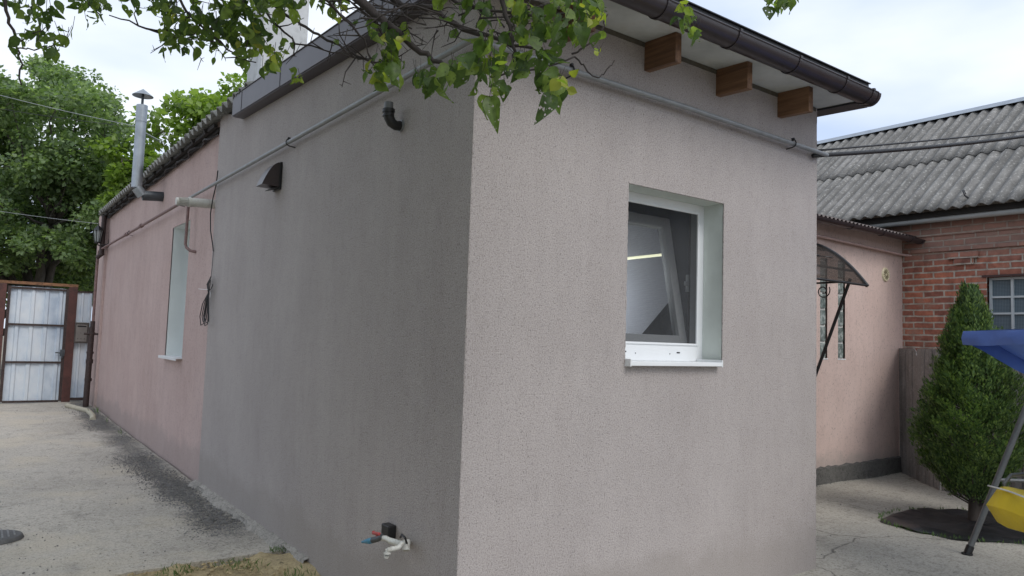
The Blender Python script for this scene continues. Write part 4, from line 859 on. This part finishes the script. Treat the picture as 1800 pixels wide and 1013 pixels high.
# overhead cable from extension to the brick house
q0 = Vector((WX + .03, -.055, ZP - .02)); 
def sagline(a, b, n, sag): return [a.lerp(b, i / n) + Vector((0, 0, -sag * 4 * (i / n) * (1 - i / n))) for i in range(n + 1)]
far = dep(8.6, 1980, 208)
oc = thing('service_cable', 'thick black twin cable stretched from the conduit end toward the right', 'cable', q0)
MB().tube(sagline(Vector((WX - .1, -.03, ZP - .045)), far, 24, .06), .017, 8).build('thick_cable', M['cable'], oc, smooth=2)
MB().tube(sagline(Vector((WX - .1, -.05, ZP - .01)), far + Vector((0, 0, .0)), 24, .02), .008, 6).build('support_wire', M['cable'], oc, smooth=2)

# ================================================================== fence in the courtyard corner
fn = thing('sheet_fence', 'weathered grey corrugated sheet fence behind the conifer', 'fence', (7.8, 1.4, 0))
line = [(8.33, 1.90), (7.35, .94), (6.93, -.1), (6.7, -1.3), (6.5, -2.6)]
zt = 1.67
for i in range(len(line) - 1):
    a = Vector((line[i][0], line[i][1], 0)); b = Vector((line[i + 1][0], line[i + 1][1], 0)); d = b - a; L_ = d.length; nrm = Vector((d.y, -d.x, 0)).normalized(); ns = max(1, round(L_ / .62))
    for k in range(ns):
        st = a + d * (k / ns) + nrm * (.012 * (k % 2)); MM = MB(); hh = zt + random.uniform(-.02, .02) + (.0 if i else .0)
        U = d.normalized(); ln = L_ / ns + .0; n = 90; vs = []
        for zz in (0, 1):
            for q in range(n + 1):
                u = ln * q / n; gr = (u % .125) / .125; off_ = -.028 if gr > .86 else .006 * math.sin(6.28 * gr) + .008 * (int(u / .125) % 2); hz = hh - (.10 * max(0, (u - ln * .80) / (ln * .2)) if k == 0 and i == 0 else 0); vs.append(st + U * u + nrm * off_ + Vector((0, 0, zz * hz - (1 - zz) * .05)))
        MM.add(vs, [(q, q + 1, n + 2 + q, n + 1 + q) for q in range(n)]); MM.build('panel', M['fence'], fn, solid=.008)
MM = MB()
for i in range(len(line) - 1): MM.bar((line[i][0] + .08, line[i][1] - .06, 1.5), (line[i + 1][0] + .08, line[i + 1][1] - .06, 1.5), .05, .06)
MM.build('rail', M['pipeblack'], fn)

# ================================================================== thuja
tx, ty = 5.88, .02
th = thing('thuja', 'dense dark green conical thuja growing from the black film bed', 'shrub', (tx, ty, 0))
P = []; D_ = []; Nn = []; S = []
def thr(z):  # crown radius at height
    z = (z - .34) / 1.88
    if z < .22: return .26 + .28 * (z / .22) ** .7
    return (.54 * max(0, 1 - (z - .22) / .78) ** .85 + .025)
MMt = MB(); MMb = MB()
MMt.tube([(tx, ty, -.03), (tx + .02, ty, .3), (tx + .01, ty + .01, .8), (tx - .02, ty, 1.6), (tx - .04, ty, 2.1)], [.055, .042, .035, .022, .006], 10).tube([(tx + .05, ty - .02, -.03), (tx + .08, ty - .03, .35), (tx + .12, ty, .9)], [.04, .03, .018], 10)
for i in range(900):
    z = .34 + 1.86 * (random.random() ** 1.15); a = random.uniform(0, 6.283); lump = 1 + .13 * math.sin(3 * a + z * 4) + .10 * math.sin(7 * a - z * 9) + random.gauss(0, .05)
    R1 = thr(z) * (1 + (lump - 1) * .7); r0 = R1 * random.uniform(.35, .6); up = .32 + .55 * max(0, (z - 1.2)); layer = .5 + .5 * math.sin(z * 26 + 2.5 * math.sin(2 * a) + a * 1.5); R1 *= .86 + .17 * layer
    base = np.array([tx + r0 * math.cos(a), ty + r0 * math.sin(a), z - .12]); tip_ = np.array([tx - .03 * (z / 2.4) + R1 * math.cos(a), ty + R1 * math.sin(a), z + .06 + random.uniform(-.02, .06)])
    ax = tip_ - base; L_ = np.linalg.norm(ax); ax /= L_
    tang = np.array([-math.sin(a), math.cos(a), random.uniform(-.6, .6)]); tang /= np.linalg.norm(tang)
    fan = np.cross(ax, tang)
    if i % 6 == 0: MMb.tube([(tx, ty, z - .2), tuple(base), tuple(base + ax * L_ * .6)], [.008, .006, .002], 5)
    for k in range(84):
        t = random.random() ** .7; side = random.choice((-1, 1)); spread = (.085 * (1 - t) + .03) * random.random()
        pnt = base + ax * L_ * t + tang * side * spread + fan * random.gauss(0, .014)
        dd_ = ax * .8 + tang * side * random.uniform(.2, .9) + np.array([0, 0, .35 + up * .3]) + rv(1)[0] * .25
        P.append(pnt); D_.append(dd_); Nn.append(fan + rv(1)[0] * .5); S.append(random.uniform(.018, .048))
Tt = np.array([(0, 0, 0), (.20, .5, .04), (0, 1, 0), (-.20, .5, .04)], float)
leaves('foliage', P, D_, Nn, S, (Tt, LEAF4[1]), M['leaf_thuja'], th)
MMt.build('trunk', M['bark'], th, smooth=True); MMb.build('branches', M['bark'], th)
# black film bed
MM = MB(); rings = 9; seg = 56; cxx, cyy = 5.80, -.08
fo_ = [on(2, 0, 1563, 905)]
for i in range(rings + 1):
    for k in range(seg):
        a = 2 * math.pi * k / seg; rad = (1 + .045 * math.sin(5 * a) + .03 * math.sin(11 * a + 1) + random.uniform(-.02, .02)); u = i / rings
        x = .88 * u * rad * math.cos(a); y = .62 * u * rad * math.sin(a); ca, sa = math.cos(-.55), math.sin(-.55)
        z = .020 + .014 * math.sin(x * 9 + y * 4) * math.sin(y * 11) + .010 * math.sin(x * 23 + 9 * y) + random.uniform(-.005, .005) + (.012 if i == rings - 1 else 0) - (.012 if i == rings else 0)
        MM.v.append((cxx + x * ca - y * sa, cyy + x * sa + y * ca, z))
for i in range(rings):
    for k in range(seg): a = i * seg + k; b = i * seg + (k + 1) % seg; MM.f.append((a, b, b + seg, a + seg))
tag(MM.build('black_film', M['film'], smooth=2), 'wrinkled black plastic film laid round the foot of the conifer', 'film')
ca, sa = math.cos(-.55), math.sin(-.55); sp_ = []
for k in range(70):
    a = 2 * math.pi * k / 70; x = .91 * math.cos(a); y = .64 * math.sin(a); sp_.append((cxx + x * ca - y * sa, cyy + x * sa + y * ca, .0, random.randint(2, 16), .035))
weeds('edge_weeds', sp_, 'thin ring of weeds round the edge of the black film', (.02, .055))

# ================================================================== garden swing
sw = thing('garden_swing', 'garden swing with blue cloth canopy, grey tube legs and yellow cushion', 'swing', (4.6, -.44, 0))
foot = on(2, 0, 1700, 975); foot.z = 0
nR = Vector((.80, -.60, 0)); lD = Vector((-.59, -.807, 0))       # nR: to the rear of the seat, lD: along the swing
hi = dep((foot - Vector(CAM)).dot(Vector(CF)), 1800, 738); ld = (hi - foot)
sl_ = Vector((nR.x, nR.y, 0)) * .44 + Vector((0, 0, 1.06)); apex = foot + sl_ * (1.72 / 1.06)
M['swingtube'] = simple('grey_swing_tube', (.13, .135, .135), .4, .3, .12, 12)
for k, off in enumerate((0, 1.75)):
    o_ = lD * off; rf = foot + nR * 1.43
    MB().tube([foot + o_, apex + o_], .024, 12).build('leg', M['swingtube'], sw, smooth=True); MB().tube([rf + o_, apex + o_], .024, 12).build('leg', M['swingtube'], sw, smooth=True)
    for ff in (foot, rf): MB().tube([ff + o_ - Vector((0, 0, .0)), ff + o_ + sl_.normalized() * .075 if ff is foot else ff + o_ + Vector((0, 0, .075))], .030, 12).tube([ff + o_, ff + o_ + Vector((0, 0, .012))], .042, 12).build('foot_cap', M['black'], sw, smooth=True)
    MB().tube([(foot + o_).lerp(apex + o_, .35) , (rf + o_).lerp(apex + o_, .35)], .014, 8).build('cross_bar', M['swingtube'], sw)
MB().tube([apex - lD * .05, apex + lD * 1.8], .024, 12).build('top_bar', M['swingtube'], sw, smooth=True)
# canopy cloth: sagging sheet with valance
cfar = dep(5.45, 1693, 583); half = (apex - cfar).dot(nR); cz_ = cfar.z
c00 = Vector((cfar.x, cfar.y, cz_))
MM = MB(); nu, nv = 18, 26; Lc = 2.0; Wc = 1.5
for j in range(nv + 1):
    for i in range(nu + 1):
        u = i / nu; v = j / nv; z = cz_ + .05 * math.sin(math.pi * u) - .0 - .32 * math.sin(math.pi * min(1, u * 1.1)) ** 1.3 * math.exp(-((v - .07) / .16) ** 2) + .01 * math.sin(17 * u + 5 * v)
        q = c00 + nR * (Wc * u) + lD * (Lc * v); MM.v.append((q.x, q.y, z))
for j in range(nv):
    for i in range(nu): a = j * (nu + 1) + i; MM.f.append((a, a + 1, a + nu + 2, a + nu + 1))
cn = MM.build('canopy', M['bluecloth'], sw, smooth=2)
MM = MB(); n = 40
for i in range(n + 1):
    v = i / n; q = c00 + lD * (Lc * v); dz = .098 + .006 * math.sin(v * 14); bo = .012 * math.sin(v * 30)
    MM.v += [(q.x, q.y, cz_ + .003), (q.x - nR.x * (.014 + bo), q.y - nR.y * (.014 + bo), cz_ - dz * .5), (q.x - nR.x * .004, q.y - nR.y * .004, cz_ - dz)]
for i in range(n):
    for k in range(2): a = i * 3 + k; MM.f.append((a, a + 1, a + 4, a + 3))
MM.build('valance', M['bluecloth'], cn, smooth=2)
MM = MB(); n = 24    # far end drop of the canopy
for i in range(n + 1):
    u = i / n; q = c00 + nR * (Wc * u); dr = .10 + .26 * math.sin(math.pi * min(1, u * 1.15)) ** 1.2
    MM.v += [(q.x, q.y, cz_ + .03 * math.sin(math.pi * u)), (q.x + lD.x * .03, q.y + lD.y * .03, cz_ - dr * .5), (q.x + lD.x * .09, q.y + lD.y * .09, cz_ - dr)]
for i in range(n):
    for k in range(2): a = i * 3 + k; MM.f.append((a, a + 1, a + 4, a + 3))
MM.build('end_flap', M['bluecloth'], cn, smooth=2)
# seat cushion
cc = dep(5.15, 1733, 872); z0 = cc.z
MM = MB(); nu, nv = 14, 24
def cushion(o0, ax1, L1, ax2, L2, thk, tilt, name):
    mb = MB(); n1, n2 = 18, 22; o0 = Vector(o0); upv = ax1.cross(ax2).normalized(); upv = upv if upv.z > 0 else -upv
    for s in (1, -1):
        for j in range(n2 + 1):
            for i in range(n1 + 1):
                u = i / n1; v = j / n2; e = (max(0, 1 - abs(2 * u - 1) ** 8) * max(0, 1 - abs(2 * v - 1) ** 14)) ** .4
                q = o0 + ax1 * (L1 * u) + ax2 * (L2 * v) + upv * (s * thk / 2 * e * (1 + .12 * math.sin(9 * u + 13 * v)) + .01 * math.sin(11 * v + 4 * u)) + Vector((0, 0, tilt * u)); mb.v.append(tuple(q))
    q_ = (n1 + 1) * (n2 + 1)
    for s in (0, 1):
        for j in range(n2):
            for i in range(n1): a = s * q_ + j * (n1 + 1) + i; mb.f.append((a, a + 1, a + n1 + 2, a + n1 + 1))
    ob = mb.build(name, M['yellow'], sw, smooth=2); return ob
cs0 = Vector((cc.x, cc.y, z0 - .01)); cushion(cs0 - Vector((0, 0, .05)), nR, .52, lD, 1.5, .27, .02, 'seat_cushion')
MB().tube([cs0 + lD * v + Vector((0, 0, .085)) + nR * .02 * math.sin(v * 9) for v in np.linspace(0.02, 1.48, 20)], .006, 6).build('piping', simple('white_piping', (.75, .74, .70), .6), sw, smooth=2)
cushion(cs0 + nR * .50 + Vector((0, 0, .02)), (nR * .25 + Vector((0, 0, 1))).normalized(), .5, lD, 1.5, .12, 0, 'back_cushion')
for v in (.0, 1.5):
    q = cs0 + lD * v; MB().tube([q + nR * .04 - Vector((0, 0, .06)), q + nR * .55 - Vector((0, 0, .08)), q + nR * .68 + Vector((0, 0, .45))], .014, 8).tube([q + nR * .16 + Vector((0, 0, .0)), q + nR * .13 + Vector((0, 0, .10)), q + nR * .18 + Vector((0, 0, .16)), q + nR * .55 + Vector((0, 0, .2))], .014, 8).tube([q + nR * .5 + Vector((0, 0, .2)), Vector((apex.x, apex.y, apex.z - .02)) + lD * max(.1, v)], .004, 5).build('seat_frame', M['swingtube'], sw, smooth=True)

# ================================================================== far trees
def far_tree(name, label, base, clumps, leafmat, per, lsize, trunk_r, spread=(1, 1, .62)):
    t = thing(name, label, 'tree', base); base = Vector(base); mb = MB()
    cen = sum((Vector(c) for c, r in clumps), Vector()) / len(clumps)
    fork = base.lerp(Vector((cen.x, cen.y, cen.z)), .35); mb.tube(wob(base, fork, 5, .12), [trunk_r * (1 - .06 * i) for i in range(6)], 9)
    mains = []
    for k in range(6):
        c = Vector(random.choice(clumps)[0]); e = fork.lerp(c, .62); mains.append(e); mb.tube(wob(fork - Vector((0, 0, .1)), e, 5, .3), [trunk_r * .62 * (1 - .14 * i) for i in range(6)], 7)
    P = []; Dd = []; Nn = []; S = []
    for c, r in clumps:
        c = Vector(c); e = min(mains, key=lambda q: (q - c).length); mb.tube(wob(e, c, 4, .35), [trunk_r * .2, trunk_r * .15, trunk_r * .11, trunk_r * .07, trunk_r * .03], 5)
        nsub = 5
        for s in range(nsub):
            sc_ = np.array(c) + rv(1)[0] * r * .75 * np.array(spread); rs_ = r * random.uniform(.38, .62)
            mb.tube([c, Vector(sc_)], [trunk_r * .05, trunk_r * .015], 4)
            n = int(per / nsub); v = rv(n); rad = rng.random(n) ** .45; pts = sc_ + v * (rad[:, None]) * rs_ * np.array(spread)
            P.append(pts); Dd.append(v * .6 + rv(n) * .7 + np.array([0, 0, -.25])); Nn.append(np.array([0, 0, 1.]) + rv(n) * .8); S.append(rng.uniform(lsize[0], lsize[1], n))
    leaves('crown', np.concatenate(P), np.concatenate(Dd), np.concatenate(Nn), np.concatenate(S), LEAF4, leafmat, t)
    mb.build('trunk', M['barkfar'], t, smooth=2); return t
def px_clumps(poly, d0, d1, n, r0, r1, ymin=None):
    out = []
    xs_ = [p[0] for p in poly]
    tries = 0
    while len(out) < n and tries < 5000:
        tries += 1; x = random.uniform(min(xs_), max(xs_)); y = random.uniform(60, 560)
        ytop = np.interp(x, xs_, [p[1] for p in poly]); ybot = np.interp(x, xs_, [p[2] for p in poly])
        if ytop < y < ybot: out.append((tuple(dep(random.uniform(d0, d1), x, y)), random.uniform(r0, r1)))
    return out
random.seed(21); rng = np.random.default_rng(21)
oak = px_clumps([(-200, 130, 520), (0, 130, 500), (60, 125, 500), (120, 140, 500), (170, 185, 500), (205, 250, 460), (235, 330, 400)], 20, 26, 135, .75, 1.2)
far_tree('oak_tree', 'tall dark green broadleaf tree rising behind the yard gate', (.1, 22.0, 0), oak, M['leaf_oak'], 900, (.08, .17), .28)
mp_ = px_clumps([(195, 330, 420), (215, 270, 420), (250, 235, 420), (300, 215, 420), (335, 190, 400), (370, 150, 380), (440, 135, 360), (520, 125, 340), (560, 130, 330)], 18.5, 21.5, 55, .45, .8)
far_tree('maple_tree', 'bright yellow green leafy tree behind the pink house roof', (3.4, 18.6, 0), mp_, M['leaf_maple'], 420, (.11, .22), .18)
bk = px_clumps([(-220, 400, 540), (0, 400, 520), (100, 410, 520), (240, 400, 520)], 27, 30, 26, 1.0, 1.5)
far_tree('linden_tree', 'darker tree standing low behind the gate, beyond the tall one', (-1.5, 28.5, 0), bk, M['leaf_oak'], 700, (.12, .24), .25)

# ================================================================== overhanging apricot tree
random.seed(5); rng = np.random.default_rng(5)
at = thing('apricot_tree', 'apricot tree branches with pitted green leaves hanging over the camera', 'tree', (-3.1, -1.0, 0))
tb = MB(); tw = MB()
root = Vector((-3.1, -1.0, -.1)); crown0 = Vector((-2.8, -.9, 2.2))
tb.tube([root, Vector((-3.12, -1.02, .9)), crown0], [.13, .11, .10], 14)
hub1 = Vector((-1.9, -.9, 3.35)); hub2 = Vector((-2.5, .3, 3.5)); hub3 = Vector((-1.0, -.9, 3.55))
tb.tube([crown0 - Vector((0, 0, .1)), Vector((-2.4, -.95, 2.9)), hub1, hub3, Vector((-.2, -.6, 3.9))], [.09, .07, .055, .04, .02], 12)
tb.tube([crown0 - Vector((0, 0, .1)), Vector((-2.7, -.3, 3.0)), hub2, Vector((-2.2, 1.4, 4.0))], [.08, .06, .045, .02], 12)
def B(pts, r0, r1, hub=None, mb=tw):
    q = [dep(d, x, y) for x, y, d in pts]
    if hub is not None: q = [Vector(hub)] + q
    out = []
    for i in range(len(q) - 1):
        for k in range(4):
            t = k / 4; p = q[i].lerp(q[i + 1], t)
            if i or k: p += Vector(rv(1)[0]) * .006
            out.append(p)
    out.append(q[-1]); n = len(out); mb.tube(out, [r0 + (r1 - r0) * i / (n - 1) for i in range(n)], 7); return out
paths = []
paths.append(B([(590, -40, 2.3), (650, 15, 2.3), (690, 50, 2.3), (740, 90, 2.35), (785, 120, 2.35)], .020, .007, hub3))
paths.append(B([(660, -30, 2.5), (705, 10, 2.5), (760, 12, 2.5), (800, 45, 2.5), (850, 62, 2.45), (900, 78, 2.4), (960, 90, 2.4)], .017, .004, hub3))
paths.append(B([(880, -30, 2.2), (890, 30, 2.2), (903, 70, 2.2), (903, 110, 2.2), (907, 132, 2.2)], .010, .003, hub3))
paths.append(B([(860, 135, 2.2), (905, 128, 2.2), (960, 118, 2.25), (1010, 100, 2.3)], .003, .003))
paths.append(B([(1010, 100, 2.3), (1030, 122, 2.3), (1050, 138, 2.3), (1065, 130, 2.3), (1080, 106, 2.3)], .003, .0018))
paths.append(B([(1005, 95, 2.3), (1040, 78, 2.3), (1060, 55, 2.3), (1068, 25, 2.3)], .0035, .002))
paths.append(B([(430, -30, 2.6), (400, 18, 2.6), (375, 50, 2.6), (335, 60, 2.6), (260, 50, 2.6), (192, 27, 2.6)], .012, .002, hub1))
paths.append(B([(480, 10, 2.4), (520, 35, 2.4), (560, 62, 2.4), (610, 90, 2.4), (650, 110, 2.4), (690, 120, 2.4)], .006, .003, hub1))
paths.append(B([(450, 0, 2.5), (490, 50, 2.5), (520, 75, 2.5), (570, 90, 2.5), (620, 100, 2.5)], .005, .002, hub1))
paths.append(B([(8, -40, 2.3), (12, 20, 2.3), (25, 65, 2.3), (35, 100, 2.3), (38, 150, 2.3)], .007, .0025, hub2))
paths.append(B([(30, 85, 2.3), (60, 86, 2.3), (95, 82, 2.3), (120, 80, 2.3)], .0025, .0015))
paths.append(B([(28, 75, 2.3), (50, 62, 2.3), (80, 48, 2.3)], .0025, .0015))
paths.append(B([(120, -30, 2.4), (150, 5, 2.4), (175, 25, 2.4)], .004, .002, hub2))
paths.append(B([(300, -30, 2.5), (330, 20, 2.5), (370, 60, 2.5), (410, 95, 2.5), (450, 110, 2.5)], .006, .002, hub1))
paths.append(B([(550, -20, 2.2), (600, 30, 2.25), (640, 70, 2.3), (660, 120, 2.3)], .006, .002, hub1))
paths.append(B([(760, -20, 2.3), (820, 10, 2.3), (870, 22, 2.3), (940, 30, 2.3), (1010, 25, 2.3)], .007, .003, hub3))
paths.append(B([(1010, -20, 2.2), (1040, 10, 2.25), (1050, 30, 2.3)], .004, .002, hub3))
paths.append(B([(1190, -30, 2.3), (1200, 5, 2.3), (1212, 30, 2.3)], .003, .0015, Vector((-.2, -.6, 3.9))))
paths.append(B([(1340, -60, 2.2), (1362, -10, 2.2)], .003, .0015, Vector((-.2, -.6, 3.9))))
# twigs
for P_ in paths[:2] + paths[6:9] + paths[13:15]:
    for _ in range(7):
        p = random.choice(P_[len(P_) // 4:]); d = Vector(CR) * random.gauss(0, 1) + Vector(CU) * random.gauss(.05, .4) + Vector(CF) * random.gauss(0, .5); d.normalize(); L_ = random.uniform(.05, .15)
        e1 = p + d * L_ * .5 + Vector(rv(1)[0]) * .012; e2 = p + d * L_ + Vector(rv(1)[0]) * .03; tw.tube([p, e1, e2], [.0028, .002, .001], 5)
        for _k in range(2): s_ = e1.lerp(e2, random.random()); tw.tube([s_, s_ + Vector(rv(1)[0]) * random.uniform(.02, .06)], [.0015, .0007], 4)
for k in range(50):   # twig thicket in front of the shaded wall
    p = dep(random.uniform(2.2, 2.6), random.uniform(590, 900), random.uniform(-30, 60)); d = Vector(CR) * random.gauss(.3, 1) + Vector(CU) * random.gauss(.05, .3) + Vector(CF) * random.gauss(0, .3); d.normalize(); L_ = random.uniform(.10, .30)
    q = [p, p + d * L_ * .33 + Vector(rv(1)[0]) * .015, p + d * L_ * .66 + Vector(rv(1)[0]) * .02, p + d * L_ + Vector(rv(1)[0]) * .03]; tw.tube(q, [.0032, .0027, .002, .001], 5)
    for _k in range(3): s_ = q[1].lerp(q[3], random.random()); tw.tube([s_, s_ + Vector(rv(1)[0]) * random.uniform(.03, .08)], [.0016, .0007], 4)
# leaf clusters: (x, y, depth, spread px, count, size m)
CL = [(856, 182, 2.05, 6, 3, .10), (966, 178, 2.05, 6, 3, .09), (985, 165, 2.1, 8, 3, .07), (780, 150, 2.2, 12, 5, .08), (70, 25, 2.35, 20, 12, .062), (60, 75, 2.3, 28, 12, .062), (95, 85, 2.3, 18, 6, .06), (120, 78, 2.3, 7, 3, .06), (20, 5, 2.4, 20, 7, .06),
      (150, 10, 2.4, 26, 12, .065), (175, 25, 2.4, 14, 7, .062), (225, 5, 2.5, 18, 6, .06),
      (290, 15, 2.5, 26, 15, .07), (330, 55, 2.55, 26, 17, .07), (375, 35, 2.5, 28, 24, .075), (415, 20, 2.5, 26, 20, .075), (300, 75, 2.6, 18, 10, .068), (345, 85, 2.6, 22, 12, .07), (400, 75, 2.6, 24, 18, .072), (440, 60, 2.5, 22, 14, .075), (430, 100, 2.6, 16, 8, .07),
      (470, 25, 2.4, 22, 11, .075), (500, 15, 2.4, 22, 10, .075), (480, 125, 2.5, 14, 6, .075), (505, 95, 2.5, 14, 4, .07), (550, 10, 2.4, 26, 9, .07), (600, 5, 2.4, 18, 7, .07),
      (595, 85, 2.4, 6, 2, .075), (645, 60, 2.3, 15, 5, .06), (690, 70, 2.25, 20, 9, .08), (680, 105, 2.3, 22, 11, .08), (700, 135, 2.3, 22, 12, .075), (735, 135, 2.3, 20, 9, .08), (660, 135, 2.35, 14, 6, .07), (745, 160, 2.3, 12, 5, .06),
      (800, 20, 2.3, 34, 10, .075), (850, 20, 2.3, 30, 12, .075), (800, 130, 2.2, 20, 8, .08), (830, 130, 2.15, 24, 13, .085), (860, 155, 2.1, 18, 7, .09), (870, 90, 2.2, 26, 16, .08), (900, 120, 2.15, 24, 12, .085), (930, 70, 2.2, 26, 17, .08), (920, 25, 2.2, 26, 17, .075), (960, 110, 2.15, 22, 13, .085), (975, 145, 2.1, 14, 6, .085), (970, 50, 2.2, 26, 18, .08), (1010, 60, 2.25, 22, 13, .078), (1000, 15, 2.25, 26, 14, .075), (850, 60, 2.3, 24, 8, .075), (1040, 10, 2.25, 14, 6, .07),
      (1205, 45, 2.3, 12, 7, .06), (1218, 68, 2.3, 8, 5, .06), (1360, 5, 2.2, 16, 8, .065), (1385, 8, 2.2, 12, 6, .06)]
YL = [(668, 147, 2.3, 12, 7, .052), (485, 112, 2.45, 12, 7, .05), (525, 152, 2.45, 5, 5, .035), (990, 160, 2.1, 12, 9, .055), (1040, 45, 2.25, 14, 12, .05), (1048, 105, 2.3, 5, 4, .035), (1048, 30, 2.25, 10, 6, .05), (905, 10, 2.2, 12, 8, .05), (415, 15, 2.45, 10, 6, .05), (465, 100, 2.5, 12, 7, .05), (300, 32, 2.45, 8, 4, .05), (915, 65, 2.2, 8, 5, .045), (700, 85, 2.25, 12, 5, .055), (600, 30, 2.35, 8, 4, .05), (1205, 30, 2.3, 6, 4, .05), (440, 85, 2.5, 14, 6, .05), (860, 120, 2.15, 10, 4, .05), (310, 40, 2.5, 12, 4, .05)]
def leafset(cl, name, mt, tilt=-.75):
    P = []; Dd = []; Nn = []; S = []; 
    for x, y, d, sp, n, sz in cl:
        left_ = x < 560 or x > 1180; fk = .70 if left_ else .78
        for _ in range(int(n * (1.7 if left_ else 1.1))):
            p = dep(d + random.gauss(0, .10), x + random.gauss(0, sp * .75), y + random.gauss(0, sp * .6) - 14); q = Vector(rv(1)[0])
            dirv = Vector((q.x * .8, q.y * .8, tilt + q.z * .55)); P.append(tuple(p)); Dd.append(tuple(dirv)); Nn.append(tuple(Vector(rv(1)[0]) + Vector(CF) * (-.6) + Vector((0, 0, .5)))); S.append(sz * fk * random.uniform(.5, 1.05))
            if random.random() < .5: tw.tube([p, p - dirv.normalized() * .02 + Vector((0, 0, .02))], .0008, 4)
    return leaves(name, P, Dd, Nn, S, LEAFN, mt, at, smooth=True)
leafset(CL, 'foliage', M['leaf_near']); tag(leafset(YL, 'young_foliage', M['leaf_young'], -.2), 'fresh yellow green shoots')
# unseen rest of the crown, thickened to shade the left wall
P = []; Dd = []; Nn = []; S = []
for k in range(520):
    c = Vector((random.uniform(-3.6, -.1), random.uniform(-2.2, 3.0), 0)); dh = math.hypot(c.x - CAM[0], c.y - CAM[1]); c.z = max(3.3, 1.6 + dh * .62 + .35) + random.uniform(.0, .7)
    for _ in range(34): q = c + Vector(rv(1)[0]) * random.uniform(.02, .3); P.append(tuple(q)); v = rv(1)[0]; Dd.append((v[0], v[1], -.6 + v[2] * .5)); Nn.append(tuple(rv(1)[0] + np.array([0, 0, .6]))); S.append(random.uniform(.06, .09))
for k in range(330):  # leaf mass added left of the view to block sky light from the wall
    c = Vector((random.uniform(-4.2, -2.55), random.uniform(-2.4, 2.6), random.uniform(1.3, 3.9)))
    for _ in range(30): q = c + Vector(rv(1)[0]) * random.uniform(.02, .28); P.append(tuple(q)); v = rv(1)[0]; Dd.append((v[0], v[1], -.6 + v[2] * .5)); Nn.append(tuple(rv(1)[0] + np.array([.3, 0, .4]))); S.append(random.uniform(.06, .10))
leaves('unseen_foliage', P, Dd, Nn, S, (LEAF4[0], LEAF4[1]), M['leaf_near'], at)
tb.build('trunk', M['bark'], at, smooth=2); tw.build('twigs', M['twig'], at, smooth=2)
